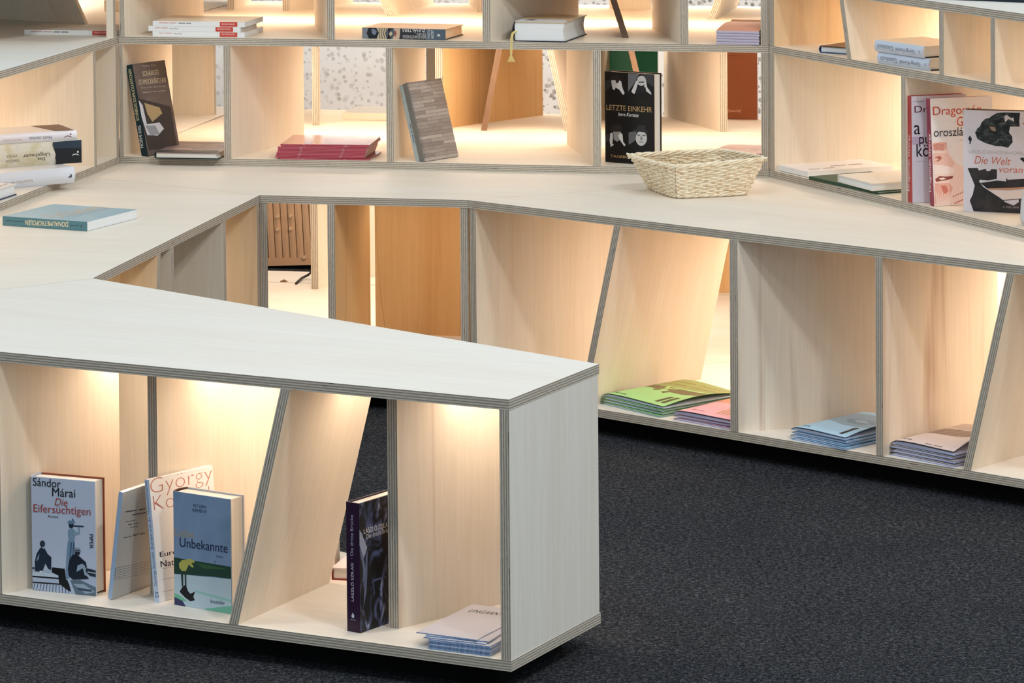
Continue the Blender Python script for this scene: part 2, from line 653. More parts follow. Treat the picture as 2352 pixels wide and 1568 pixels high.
# --- middle bench
BACK = 1.04
polyC = shrink([C0, C1, E0, FC.w(1.622, BACK), FC.w(0.0, BACK), S1])
uC = tag(empty('bench', FM.w(0.25, 0.5, 0.0)), 'short middle plywood bench, ribbed brown case visible through its open shelf', 'bench', 'plywood bench units')
plate(uC, 'seat_board', polyC, ZCB, ZC, gC, V_COUNTER)
plate(uC, 'base_board', shrink([C0, C1, E0, FC.w(1.622, 0.855), FC.w(0.0, 0.855), S1], 0.0012), Z0, Z0T, gC)
plate(uC, 'rear_base_board', [FC.w(1.622, 0.858), FC.w(1.622, BACK), FC.w(0.0, BACK), FC.w(0.0, 0.858)], Z0, Z0T, gC)
plinth(uC, polyC, 0.06)
upright(uC, FM, (0.0165, 0.002), (-0.105, 0.36), a, b, 'R', th=0.016, name='end_panel')
upright(uC, FM, (0.179, 0), (0.172, 0.34), a, b, 'R', mat=V_HONEY_LIT)
upright(uC, FM, (0.4935, 0.002), (0.4935, 0.36), a, b, 'R', name='end_panel')
upright(uC, FM, (0.106, 0.636), (0.50, 0.632), a, b, 'R', mat=V_HONEY_LIT, along='n', name='back_panel')
upright(uC, FC, (1.20, 0.885), (1.60, 0.90), a, b, 'R', along='n', mat=V_HONEY_LIT, name='back_panel')
upright(uC, FM, (-0.214, 1.25), (-0.10, 1.50), a, b, 'R')
led(uC, FC, 0.03, 1.5, 0.42, ZCB, 3.6)
led(uC, FM, 0.03, 0.47, 0.40, ZCB, 1.6)
led(uC, FC, 0.03, 1.5, 0.985, ZCB, 3.0)

# --- right bench
dend = 1.78
polyD = shrink([C1, FD.w(dend, 0), FD.w(dend, 1.1), FE.w(1.4, 1.0), FE.w(0.0, 1.0), E0])
uD = tag(empty('bench', FD.w(0.8, 0.3, 0.0)), 'long plywood bench on the right holding the coloured booklets', 'bench', 'plywood bench units')
plate(uD, 'seat_board', polyD, ZCB, ZC, gD, V_COUNTER)
plate(uD, 'base_board', polyD, Z0, Z0T, gD)
plinth(uD, polyD, 0.055)
upright(uD, FD, (0.0215, 0.002), (0.0215, 0.50), a, b, 'R', name='end_panel')
upright(uD, FD, (0.346, 0), (0.346, 0.416), a, b, 'R', lean=0.106)
upright(uD, FD, (0.7765, 0), (1.0, 0.36), a, b, 'R', mat=V_STREAK)
upright(uD, FD, (1.1555, 0), (1.160, 0.42), a, b, 'R', mat=V_STREAK)
upright(uD, FD, (1.373, 0), (1.376, 0.416), a, b, 'R', lean=0.106)
upright(uD, FD, (dend - 0.001, 0), (dend - 0.001, 0.42), a, b, 'R', name='end_panel')
upright(uD, FD, (0.30, 0.86), (0.75, 0.95), a, b, 'R', along='n', mat=V_HONEY_LIT, name='back_panel')
upright(uD, FD, (0.86, 0.75), (1.6, 0.78), a, b, 'R', along='n', name='back_panel')
led(uD, FD, 0.30, 1.7, 0.56, ZCB, 6.8)

# --- rear tier, two storeys, open at the back
uR = tag(empty('bookcase', FC.w(0.8, 0.5, ZC)), 'wide two-storey plywood bookcase at the back, in front of the disc wall', 'bookcase', 'plywood bookcases on the benches')
pR = [FC.w(0.0008, 0), FC.w(1.6212, 0), FC.w(1.6212, BACK), FC.w(0.0008, BACK)]
for nm, z in (('base_board', ZC), ('shelf_board', Z1B), ('top_board', Z2B)):
    plate(uR, nm, pR, z + (0.0004 if z == ZC else 0), z + T, gC, V_PALE)
a, b = ZT, Z1B
upright(uR, FC, (0.010, 0), (0.010, 0.40), a, b, 'R', th=0.009, name='end_panel')
upright(uR, FC, (0.288, 0), (0.362, 0.40), a, b, 'R')
upright(uR, FC, (0.700, 0), (0.684, 0.40), a, b, 'R')
upright(uR, FC, (1.196, 0), (1.050, 0.40), a, b, 'L')
upright(uR, FC, (1.6208, 0), (1.6208, 0.40), a, b, 'R', name='end_panel')
upright(uR, FC, (0.322, 0.69), (0.235, 1.02), a, b, 'R')
upright(uR, FC, (0.665, 0.67), (0.863, 1.0), a, b, 'R', mat=V_HONEY_LIT)
upright(uR, FC, (0.772, 0.644), (0.704, 0.98), a, b, 'L', lean=0.055, th=0.015, mat=V_DARK, edge=V_DARK)
upright(uR, FC, (1.010, 0.66), (1.020, 1.0), a, b, 'R', lean=-0.060)
upright(uR, FC, (1.213, 0.65), (1.144, 0.98), a, b, 'L', lean=-0.065, th=0.015, mat=V_DARK, edge=V_DARK)
upright(uR, FC, (1.393, 0.71), (1.190, 1.03), a, b, 'L', th=0.016)
upright(uR, FC, (1.025, 0.9), (1.03, 1.02), a, b, 'L')
a, b = Z1, Z2B
upright(uR, FC, (0.016, 0), (0.115, 0.34), a, b, 'R', th=0.012, name='end_panel')
upright(uR, FC, (0.536, 0), (0.398, 0.38), a, b, 'L')
upright(uR, FC, (0.9435, 0), (1.090, 0.36), a, b, 'R')
upright(uR, FC, (1.243, 0.136), (1.182, 0.42), a, b, 'L', lean=-0.045, th=0.015, mat=V_DARK, edge=V_DARK)
upright(uR, FC, (1.410, 0), (1.272, 0.39), a, b, 'L')
upright(uR, FC, (1.6208, 0), (1.6208, 0.40), a, b, 'R', name='end_panel')
upright(uR, FC, (0.066, 0.772), (0.040, 1.02), a, b, 'R')
upright(uR, FC, (0.226, 0.752), (0.330, 1.02), a, b, 'R')
upright(uR, FC, (0.543, 0.637), (0.560, 1.02), a, b, 'R', lean=-0.065)
upright(uR, FC, (0.735, 0.78), (0.655, 1.02), a, b, 'L')
upright(uR, FC, (1.062, 0.925), (1.175, 0.915), a, b, 'R', along='n')
upright(uR, FC, (1.390, 0.646), (1.394, 1.0), a, b, 'R', lean=0.055)
led(uR, FC, 0.03, 1.59, 0.52, Z1B, 4.2)
led(uR, FC, 0.03, 1.59, 0.50, Z2B, 2.8)
led(uR, FC, 0.03, 1.59, 1.025, Z1B, 2.0)  # rear strip added to brighten the disc wall and back floor
led(uR, FC, 0.03, 1.59, 1.025, Z2B, 2.0)  # upper rear strip, likewise added as light for the wall

# --- left tier
uL = tag(empty('bookcase', FF.w(0.3, 0.4, ZC)), 'plywood bookcase on the left bench, three thick white books stacked inside', 'bookcase', 'plywood bookcases on the benches')
pL = [FF.w(-0.9, 0), FF.w(0.826, 0), FF.w(1.9, 0.0), FF.w(1.9, 0.98), FF.w(-0.9, 0.98)]
for nm, z in (('base_board', ZC), ('shelf_board', Z1B), ('top_board', Z2B)):
    q = pL if nm != 'top_board' else [FF.w(0.55, 0.10), FF.w(0.826, 0.0), FF.w(1.9, 0.0), FF.w(1.9, 0.98), FF.w(0.55, 0.98)]
    plate(uL, nm, q, z + (0.0004 if z == ZC else 0), z + T, gC, V_TOP)
a, b = ZT, Z1B
cross(uL, FF, 0.640, 0, 0.46, a, b)
cross(uL, FF, 0.805, 0, 0.46, a, b, name='end_panel')
cross(uL, FF, -0.2, 0, 0.46, a, b)
cross(uL, FF, 1.70, 0.028, 0.45, a, b)
cross(uL, FF, -0.8, 0, 0.46, a, b)
led(uL, FF, -0.7, 0.8, 0.50, Z1B, 4.2)
a, b = Z1, Z2B
cross(uL, FF, 0.803, 0.004, 0.022, a, b, name='corner_post')
upright(uL, FF, (1.127, 0.19), (1.262, 0.48), a, b, 'L', lean=0.0, lean_n=0.064)
upright(uL, FF, (1.262, 0.48), (1.40, 0.76), a, b, 'L')
mbk = MB()
q = [FF.w(1.50, 0.27), FF.w(1.50, 0.21), FF.w(1.53, 0.21), FF.w(1.53, 0.27)]
mbk.face([p + Vector((0, 0, Z1 + 0.03)) for p in q][::-1])
for i in range(4):
    p, r = q[i], q[(i + 1) % 4]
    mbk.face([p + Vector((0, 0, Z1)), r + Vector((0, 0, Z1)), r + Vector((0, 0, Z1 + 0.03)), p + Vector((0, 0, Z1 + 0.03))][::-1])
tag(mbk.build('wood_block', V_PALE), 'small pale wooden block behind the leaning dark panel at upper left', 'block')
led(uL, FF, 1.42, 1.85, 0.45, Z2B, 2.0)

# --- right tier
uE = tag(empty('bookcase', FE.w(0.6, 0.4, ZC)), 'plywood bookcase on the right bench, with its own top board showing', 'bookcase', 'plywood bookcases on the benches')
pE = [FE.w(0.0012, 0), FE.w(1.38, 0), FE.w(1.38, 0.98), FE.w(0.0012, 0.98)]
for nm, z in (('base_board', ZC), ('shelf_board', Z1B), ('top_board', Z2B)):
    plate(uE, nm, pE, z + (0.0004 if z == ZC else 0), z + T, gE, V_TOP if nm == 'top_board' else V_PALE)
a, b = ZT, Z1B
upright(uE, FE, (0.0255, 0), (0.0255, 0.42), a, b, 'R', name='end_panel')
upright(uE, FE, (0.610, 0), (0.615, 0.42), a, b, 'R')
upright(uE, FE, (1.379, 0), (1.379, 0.42), a, b, 'R', name='end_panel')
led(uE, FE, 0.05, 1.33, 0.5, Z1B, 5.4)
a, b = Z1, Z2B
upright(uE, FE, (0.0255, 0), (0.0255, 0.42), a, b, 'R', name='end_panel', mat=V_TAN_LIT)
upright(uE, FE, (0.379, 0), (0.379, 0.40), a, b, 'R', lean=-0.035)
upright(uE, FE, (0.767, 0), (0.760, 0.40), a, b, 'R')
upright(uE, FE, (0.970, 0), (0.975, 0.40), a, b, 'R')
upright(uE, FE, (1.379, 0), (1.379, 0.42), a, b, 'R', name='end_panel')
led(uE, FE, 0.05, 1.33, 0.42, Z2B, 7.5)

# ------------------------------------------------------------------ lettering and cover print
_txt = {}


def glyphs(body, shear=0.0, weight=0.0, narrow=1.0):
    k = (body, shear, weight)
    if k in _txt:
        return _txt[k]
    cu = bpy.data.curves.new('t', 'FONT')
    cu.body = body
    cu.shear = shear
    cu.offset = min(0.0, weight)
    cu.resolution_u = 4
    cu.fill_mode = 'FRONT'
    ob = bpy.data.objects.new('t', cu)
    COL.objects.link(ob)
    dg = bpy.context.evaluated_depsgraph_get()
    me = bpy.data.meshes.new_from_object(ob.evaluated_get(dg))
    v = np.array([(p.co.x, p.co.y) for p in me.vertices]).reshape(-1, 2)
    f = [list(p.vertices) for p in me.polygons]
    bpy.data.objects.remove(ob)
    bpy.data.curves.remove(cu)
    bpy.data.meshes.remove(me)
    lo, hi = v.min(0), v.max(0)
    v = (v - lo) / (hi - lo)
    _txt[k] = (v, f)
    return _txt[k]


def homog(src, dst):
    A = []
    for (x, y), (u, w) in zip(src, dst):
        A.append([x, y, 1, 0, 0, 0, -u * x, -u * y])
        A.append([0, 0, 0, x, y, 1, -w * x, -w * y])
    h = np.linalg.solve(np.array(A, float), np.array([c for p in dst for c in p], float))
    Hm = np.append(h, 1).reshape(3, 3)

    def f(p):
        q = Hm @ np.array([p[0], p[1], 1.0])
        return (q[0] / q[2], q[1] / q[2])
    return f


def zoomer(ox, oy, k):
    return lambda x, y: (ox + x / k, oy + y / k)


class Face:
    """a printed face of a book: origin + a*A + b*B, a and b in 0..1, printed layers lie just above it"""
    def __init__(s, o, A, B, quad=None, corr=((0, 1), (1, 1), (1, 0), (0, 0))):
        s.o, s.A, s.B = Vector(o), Vector(A), Vector(B)
        s.n = s.A.cross(s.B).normalized()
        s.h = homog(quad, corr) if quad else (lambda p: p)
        s.lay = 0
        s.polys, s.texts = [], []

    def pt(s, a, b):
        return s.o + s.A * a + s.B * b + s.n * (0.00008 + 0.000014 * s.lay)

    @staticmethod
    def mt(col):
        return col if isinstance(col, bpy.types.Material) else plain(*col, 0.5)

    def poly(s, col, pts, clip=True):
        s.lay += 1
        q = [s.h(p) for p in pts]
        if clip:
            q = [(min(1, max(0, a)), min(1, max(0, b))) for a, b in q]
        P3 = [s.pt(a, b) for a, b in q]
        ar = sum(q[i][0] * q[(i + 1) % len(q)][1] - q[(i + 1) % len(q)][0] * q[i][1] for i in range(len(q)))
        s.polys.append((s.mt(col), P3 if ar > 0 else P3[::-1], q))

    def ell(s, col, c, rx, ry, n=14, rot=0.0):
        pts = []
        for i in range(n):
            t = 2 * math.pi * i / n
            x, y = rx * math.cos(t), ry * math.sin(t)
            pts.append((c[0] + x * math.cos(rot) - y * math.sin(rot), c[1] + x * math.sin(rot) + y * math.cos(rot)))
        s.poly(col, pts)

    def text(s, col, body, bl, br, tl, shear=0.0, weight=0.0):
        """fit the glyph box of body to the parallelogram bl, br, tl (all in the face's measuring frame)"""
        v, f = glyphs(body, shear, min(weight, 0.0))
        a, b, c = [np.array(s.h(p)) for p in (bl, br, tl)]
        rev = ((b - a)[0] * (c - a)[1] - (b - a)[1] * (c - a)[0]) < 0
        tb = MB()
        k_ = max(1.0, 0.9 * np.linalg.norm((b - a) * np.array([s.A.length, s.B.length])) / max(1e-9, np.linalg.norm((c - a) * np.array([s.A.length, s.B.length]))))
        for dx in ((0.0,) if weight <= 0 else (-0.45 * weight / k_, 0.45 * weight / k_)):     # bold = struck twice, side by side
            s.lay += 1
            k = len(tb.v)
            tb.v += [s.pt(*(a + (b - a) * (x + dx) + (c - a) * y)) for x, y in v]
            for g in f:
                gg = [k + i for i in g]
                tb.f.append(gg[::-1] if rev else gg)
                tb.mi.append(0)
                tb.uv.append([(0, 0)] * len(gg))
        s.texts.append((tb, s.mt(col)))

    def scrib(s, col, words, bl, br, tl):
        """illegible small print: one dash per word"""
        b, r, t = [np.array(p, float) for p in (bl, br, tl)]
        L = sum(words) + len(words) - 1
        x = 0
        for w in words:
            p0, p1 = b + (r - b) * x / L, b + (r - b) * (x + w) / L
            up = (t - b) * 0.45
            s.poly(col, [tuple(p0), tuple(p1), tuple(p1 + up), tuple(p0 + up)])
            s.lay -= 1
            x += w + 1
        s.lay += 1

    def done(s, name, parent):
        """neighbouring printed shapes make one part, every line of lettering another"""
        parent = next((c for c in parent.children if c.name.split('.')[0] == 'cover'), parent)
        groups = []
        for it in s.polys:
            q = np.array(it[2]) * np.array([s.A.length, s.B.length])
            lo, hi = q.min(0), q.max(0)
            mine = [it]
            rest = []
            for g in groups:
                gap = np.maximum(0, np.maximum(g[0] - hi, lo - g[1]))
                if np.linalg.norm(gap) < 0.2 * max(np.linalg.norm(hi - lo), np.linalg.norm(g[1] - g[0])):
                    lo, hi = np.minimum(lo, g[0]), np.maximum(hi, g[1])
                    mine = g[2] + mine
                else:
                    rest.append(g)
            groups = rest
            groups.append((lo, hi, mine))
        for lo, hi, its in groups:
            mb, mats = MB(), []
            for mt, P3, _ in its:
                if mt not in mats:
                    mats.append(mt)
                mb.face(P3, mats.index(mt))
            mb.build(name, mats, parent)
        for tb, mt in s.texts:
            tb.build('lettering', mt, parent)


# ------------------------------------------------------------------ books
def axes(o, ex, ey, ez):
    M4 = Matrix.Identity(4)
    for i in range(3):
        M4[i][0], M4[i][1], M4[i][2], M4[i][3] = ex[i], ey[i], ez[i], o[i]
    return M4


def book(name, label, M4, w, h, t, cover, spine=None, back=None, pages=None, hard=True, round_=0.0, group=None, ribbon=None, cat='book'):
    """x = spine to fore edge, y = front cover to back cover, z = tail to head"""
    root = tag(empty(name, mat=M4), label, cat, group)
    spine = spine or cover
    back = back or cover
    bt = 0.0025 if hard else 0.0006
    ov = 0.003 if hard else 0.0
    mb = MB()
    mb.box(bt, w, 0, bt, 0, h, 0)
    mb.box(bt, w, t - bt, t, 0, h, 2)
    # spine, rounded outwards
    k = 6 if round_ else 1
    prof = [(-round_ * math.sin(math.pi * i / k) if k > 1 else 0.0, t * i / k) for i in range(k + 1)]
    for i in range(k):
        (x0, y0), (x1, y1) = prof[i], prof[i + 1]
        mb.face([(x0, y0, 0), (x0, y0, h), (x1, y1, h), (x1, y1, 0)], 1)
        mb.face([(x0 + bt, y0, 0), (x1 + bt, y1, 0), (x1 + bt, y1, h), (x0 + bt, y0, h)], 1)
        mb.face([(x0, y0, h), (x0 + bt, y0, h), (x1 + bt, y1, h), (x1, y1, h)], 1)
        mb.face([(x0, y0, 0), (x1, y1, 0), (x1 + bt, y1, 0), (x0 + bt, y0, 0)], 1)
    for (y, n0) in ((0, 0), (t, 2)):
        mb.face([(0, y, 0), (bt, y, 0), (bt, y, h), (0, y, h)] if y == 0 else [(bt, y, 0), (0, y, 0), (0, y, h), (bt, y, h)], n0)
    mb.build('cover', [cover, spine, back], root)
    pb = MB()
    x0, x1 = bt + 0.0004 - round_ * 0.5, w - ov
    z0, z1, y0, y1 = ov, h - ov, bt, t - bt
    cv = 0.004 if round_ else 0.0            # hollow fore edge
    n = 5 if round_ else 1
    for i in range(n):
        ya, yb = y0 + (y1 - y0) * i / n, y0 + (y1 - y0) * (i + 1) / n
        xa, xb = x1 - cv * math.sin(math.pi * i / n), x1 - cv * math.sin(math.pi * (i + 1) / n)
        pb.face([(xa, ya, z0), (xb, yb, z0), (xb, yb, z1), (xa, ya, z1)])
        pb.face([(x0, ya, z1), (xa, ya, z1), (xb, yb, z1), (x0, yb, z1)])
        pb.face([(x0, ya, z0), (x0, yb, z0), (xb, yb, z0), (xa, ya, z0)])
    pb.build('page_block', pages or PAGES, root)
    root['dim'] = (w, h, t)
    return root


def faces(root, fq=None, sq=None, scorr=((0, 1), (1, 1), (1, 0), (0, 0)), fcorr=((0, 1), (1, 1), (1, 0), (0, 0)), bulge=0.0):
    w, h, t = root['dim']
    fr = Face((0, 0, 0), (w, 0, 0), (0, 0, h), fq, fcorr)
    sp = Face((-bulge, t, 0), (0, -t, 0), (0, 0, h), sq, scorr)
    return fr, sp


def standing(bl, br, z, t_dir=1, lean=0.0, yaw_only=False):
    """pose of a book standing with its front cover's lower edge from pixel bl (spine) to br (fore edge)"""
    a, b = P(bl[0], bl[1], z), P(br[0], br[1], z)
    ex = (b - a).normalized()
    ez = Vector((0, 0, 1))
    return a, ex, ez.cross(ex), ez, (b - a).length


def lying(a, ex):
    """pose of a book lying face up: a = lower corner at the tail end of the spine, ex = spine to fore edge"""
    ex = Vector((ex[0], ex[1], 0)).normalized()
    ey = Vector((0, 0, -1))
    return ex, ey, ex.cross(ey)


def lay_spine(l, r, z, t, w):
    """face-up book whose spine shows between lower pixels l (head, left) and r (tail, right)"""
    a, b = P(l[0], l[1], z), P(r[0], r[1], z)
    d = (a - b).normalized()              # towards the head
    ex = Vector((d.y, -d.x, 0))           # away from the viewer
    if ex.y < 0:
        ex = -ex
    ey = Vector((0, 0, -1))
    ez = ex.cross(ey)
    o = b + Vector((0, 0, t))
    return axes(o, ex, ey, ez), (a - b).length
INV = ((1, 1), (1, 0), (0, 0), (0, 1))    # spine seen upside down: corners lt, rt, rb, lb


ZF, ZS = ZT + 0.0004, Z1 + 0.0002
ZB = Z0T + 0.0002
cream = plain(246, 240, 226, 0.6)
white = plain(244, 243, 243, 0.35)

# --- front bench, left to right -------------------------------------------------
z4 = zoomer(50, 1060, 4.75)
bl, br = (75, 1354.7), (221, 1369)
o, ex, ey, ez, w = standing(bl, br, ZB)
bk = book('hardcover_book', 'pale blue hardcover with three old-fashioned figures on its cover, leftmost in the front bench', axes(o, ex, ey, ez), w, 0.204, 0.036,
          plain(196, 204, 224, 0.3), plain(196, 204, 224, 0.3), plain(150, 70, 40, 0.35), PAGES, True, 0.006)
fr, sp = faces(bk, [(72, 1093.7), (217, 1107), br, bl])
q = lambda *a: [z4(*p) for p in a]
nv, md, lt, bk_ = (30, 44, 62), (104, 132, 158), (176, 192, 212), (14, 16, 22)
fr.poly((176, 188, 210), q((108, 1175), (812, 1195), (812, 1468), (120, 1400)))
fr.poly(nv, q((110, 1148), (140, 1150), (140, 1172), (110, 1165)))
fr.poly((198, 208, 222), q((112, 1200), (420, 1225), (412, 1262), (112, 1238)))
fr.poly(bk_, q((108, 1240), (440, 1268), (440, 1284), (108, 1256)))
fr.poly(bk_, q((112, 1305), (520, 1335), (520, 1350), (112, 1320)))
for i in range(12):
    x = 118 + i * 33
    fr.poly((38, 46, 60), q((x + 24, 1325 + i * 2.4), (x + 31, 1326 + i * 2.4), (x + 10 + i * 2.5, 1408 + i * 5), (x + 5 + i * 2.5, 1407 + i * 5)))
fr.poly(bk_, q((330, 1150), (470, 1165), (480, 1250), (520, 1340), (540, 1420), (500, 1400), (410, 1330), (400, 1240), (330, 1205)))
fr.poly((96, 112, 128), q((530, 1290), (640, 1290), (810, 1370), (810, 1468), (590, 1450)))
fr.poly((150, 168, 186), q((560, 1330), (680, 1335), (800, 1420), (700, 1440)))
fr.poly((60, 74, 92), q((600, 1370), (760, 1395), (770, 1420), (620, 1400)))
# standing woman looking through a telescope
fr.poly((120, 146, 170), q((505, 860), (575, 850), (580, 940), (560, 1080), (530, 1260), (485, 1290), (480, 1190), (490, 1010)))
fr.poly((70, 96, 124), q((535, 880), (550, 880), (525, 1200), (505, 1250)))
fr.poly((60, 84, 110), q((565, 880), (578, 880), (560, 1040), (548, 1100)))
fr.poly((128, 154, 178), q((510, 735), (560, 725), (585, 760), (580, 830), (560, 865), (515, 865), (505, 800)))
fr.poly((140, 164, 186), q((575, 760), (620, 770), (612, 715), (632, 715), (634, 785), (600, 800), (565, 790)))
fr.ell(nv, z4(540, 693), 5.5, 7.0)
fr.poly(md, q((500, 655), (520, 640), (575, 645), (584, 668), (540, 682), (508, 680)))
fr.poly((88, 112, 140), q((548, 615), (565, 625), (572, 645), (552, 645)))
fr.poly((40, 56, 76), q((560, 690), (676, 700), (676, 714), (560, 706)))
# seated man on the left
fr.ell((44, 54, 70), z4(228, 893), 6, 7.6)
fr.poly(nv, q((198, 945), (215, 930), (250, 940), (285, 1005), (325, 1040), (322, 1180), (290, 1165), (260, 1105), (235, 1175), (215, 1200), (145, 1190), (145, 1080), (165, 1000)))
fr.poly((120, 136, 152), q((170, 1040), (196, 1000), (190, 1060), (158, 1085)))
fr.poly((170, 182, 196), q((228, 930), (246, 938), (240, 950), (226, 940)))
fr.poly((228, 232, 236), q((195, 1185), (225, 1190), (230, 1208), (200, 1205)))
# seated man with straw hat
fr.poly((24, 34, 48), q((520, 1080), (550, 1020), (590, 1000), (640, 1040), (700, 1095), (712, 1150), (690, 1160), (700, 1230), (735, 1278), (560, 1285), (520, 1250), (505, 1170)))
fr.poly((150, 170, 188), q((610, 1130), (660, 1110), (690, 1130), (700, 1190), (712, 1240), (690, 1240), (668, 1160), (600, 1200)))
fr.ell((34, 42, 56), z4(608, 992), 6.0, 6.2)
fr.poly((128, 142, 156), q((568, 968), (650, 972), (648, 980), (566, 976)))
fr.poly((150, 162, 174), q((582, 934), (634, 938), (638, 972), (580, 966)))
fr.poly(nv, q((580, 956), (637, 960), (637, 970), (580, 966)))
fr.poly((40, 50, 64), q((705, 1158), (812, 1185), (812, 1260), (740, 1240), (700, 1195)))
fr.poly((190, 200, 214), q((720, 1195), (812, 1212), (812, 1222), (720, 1206)))
dk, rd = (24, 26, 30), (168, 74, 66)
fr.text(dk, 'Sándor', z4(126, 260), z4(427, 288), z4(126, 172), 0, 0.004)
fr.text(dk, 'Márai', z4(335, 376), z4(584, 394), z4(335, 284), 0, 0.004)
fr.text(rd, 'Die', z4(360, 475), z4(500, 487), z4(362, 396), 0.25)
fr.text(rd, 'Eifersüchtigen', z4(130, 572), z4(750, 614), z4(131, 458))
fr.text(dk, 'Roman', z4(292, 604), z4(400, 612), z4(292, 580), 0, 0.01)
fr.text(bk_, 'PIPER', z4(740, 788), z4(742, 944), z4(778, 792), 0, 0.025)
fr.done('cover_print', bk)

z5 = zoomer(240, 1060, 4.356)
q = lambda *a: [z5(*p) for p in a]
# grey paperback leaning right, spine towards the viewer
a0 = P(257, 1378, ZB)
b0 = P(345.6, 1344.6, ZB)
ex = (b0 - a0).normalized()
lean = math.radians(8.0)
side = Vector((0, 0, 1)).cross(ex)
ez = (Vector((0, 0, 1)) * math.cos(lean) - side * math.sin(lean)).normalized()
ey = ez.cross(ex)
bk = book('paperback_book', 'thin grey paperback leaning against a divider, left of the white paperback', axes(a0 + Vector((0, 0, 0.0013)), ex, ey, ez), 0.125, 0.194, 0.009,
          mottled('grey_cover', [(180, 177, 174), (190, 187, 184)], (6, 6, 6)), plain(160, 180, 206, 0.4), None, PAGES_W, False)
fr, sp = faces(bk, q((195, 315), (455, 160), (460, 1240), (75, 1385)))
g_ = (60, 60, 64)
fr.scrib(g_, (5, 3, 4, 2), z5(208, 452), z5(455, 368), z5(206, 435))
fr.scrib(g_, (6, 6), z5(250, 470), z5(455, 398), z5(249, 452))
for i, (x, y, l) in enumerate(((208, 530, 60), (222, 552, 70), (236, 574, 50), (252, 640, 80), (190, 670, 160))):
    fr.scrib(g_, (5, 3, 4), z5(x, y), z5(x + l, y - l * .33), z5(x, y - 13))
for i in range(6):
    y = 985 + i * 27
    fr.scrib((120, 126, 134), (3, 6, 4, 3, 3, 7, 4, 3, 3, 9), z5(110 - i * 2, y), z5(455, y - 78 + i * 4), z5(110, y - 15))
for i in range(5):
    y = 985 + i * 28
    fr.poly((92, 122, 160), q((98 - i * 6, y), (128 - i * 5, y - 4), (127 - i * 5, y + 12), (96 - i * 6, y + 16)))
fr.done('cover_print', bk)

# white paperback with blue spine, leaning left
a0 = P(366, 1384, ZB)
b0 = P(400, 1375, ZB)
ex = (b0 - a0).normalized()
lean = math.radians(-6.0)
side = Vector((0, 0, 1)).cross(ex)
ez = (Vector((0, 0, 1)) * math.cos(lean) - side * math.sin(lean)).normalized()
ey = ez.cross(ex)
bk = book('paperback_book', 'white paperback with large thin red lettering, half behind the blue-green book in the front bench', axes(a0 + Vector((0, 0, 0.0002)), ex, ey, ez), 0.152, 0.215, 0.0125,
          plain(243, 240, 238, 0.35), plain(196, 208, 230, 0.35), None, PAGES_W, False)
cq = q((463, 212), (992, 92), (1010, 1290), (552, 1412))
fr, sp = faces(bk, cq, q((395, 215), (463, 212), (552, 1412), (510, 1410)))
fr.text((196, 128, 112), 'György', z5(480, 425), z5(985, 305), z5(468, 205), 0, -0.022)
fr.text((196, 128, 112), 'Konrád', z5(508, 545), z5(960, 470), z5(493, 395), 0, -0.022)
fr.text((16, 16, 18), 'Europa und die', z5(556, 1022), z5(985, 945), z5(553, 962), 0, 0.03)
fr.text((16, 16, 18), 'Nationalstaaten', z5(562, 1104), z5(990, 1030), z5(558, 1046), 0, 0.03)
for y in (1115, 1212, 1318):
    fr.poly((150, 150, 154), q((570, y), (960, y - 60), (960, y - 58), (570, y + 3)))
sp.text((70, 90, 124), 'György Konrád  Europa und die Nationalstaaten', z5(542, 1305), z5(440, 232), z5(512, 1308))
sp.text((90, 104, 130), 'sv', z5(552, 1380), z5(548, 1340), z5(518, 1384))
fr.done('cover_print', bk)
sp.done('spine_print', bk)

# blue-green hardcover with a child in a yellow coat
bl, br = (400.7, 1388), (532, 1410)
o, ex, ey, ez, w = standing(bl, br, ZB)
bk = book('hardcover_book', 'blue-green hardcover with a child in a yellow coat on its cover, beside the slanted divider', axes(o, ex, ey, ez), w, 0.200, 0.040,
          mottled('blue_sky_cover', [(58, 122, 124), (118, 144, 172), (132, 154, 184), (126, 150, 180)], (9, 9, 7), 0.3, 2, 0.30, 0.6, 0.3), plain(92, 54, 50, 0.4), plain(206, 206, 214, 0.3), PAGES, True, 0.006)
fr, sp = faces(bk, [z5(690, 300), z5(1258, 385), br, bl])
fr.poly((186, 204, 214), q((695, 1120), (1270, 1175), (1272, 1525), (700, 1430)))
fr.poly((150, 196, 190), q((900, 1280), (1270, 1380), (1270, 1410), (920, 1310)))
fr.poly((120, 186, 160), q((1000, 1470), (1270, 1440), (1272, 1525), (1020, 1485)))
fr.poly((58, 58, 96), q((697, 1340), (770, 1370), (815, 1450), (700, 1430)))
fr.poly((112, 186, 150), q((697, 1310), (760, 1340), (835, 1400), (780, 1390), (697, 1350)))
fr.poly((34, 66, 52), q((693, 955), (860, 985), (1265, 1052), (1270, 1175), (1100, 1150), (697, 1120)))
fr.poly((52, 92, 58), q((900, 1010), (1180, 1062), (1240, 1082), (1000, 1072)))
fr.poly((50, 62, 54), q((764, 1075), (786, 1080), (790, 1160), (790, 1245), (775, 1248), (768, 1160)))
fr.poly((50, 62, 54), q((802, 1075), (820, 1075), (820, 1160), (822, 1245), (806, 1245), (804, 1160)))
fr.poly((184, 178, 92), q((746, 1020), (775, 985), (815, 980), (860, 968), (900, 990), (903, 1010), (870, 1012), (895, 1050), (880, 1060), (845, 1030), (815, 1095), (775, 1092), (752, 1060)))
fr.poly((18, 22, 26), q((752, 1300), (785, 1245), (815, 1230), (835, 1290), (860, 1320), (908, 1298), (890, 1350), (905, 1385), (860, 1395), (810, 1360)))
fr.poly((64, 84, 104), q((1102, 990), (1108, 990), (1108, 1018), (1102, 1018)))
fr.text((40, 60, 84), 'ISTVÁN', z5(893, 458), z5(1016, 474), z5(893, 420), 0, 0.01)
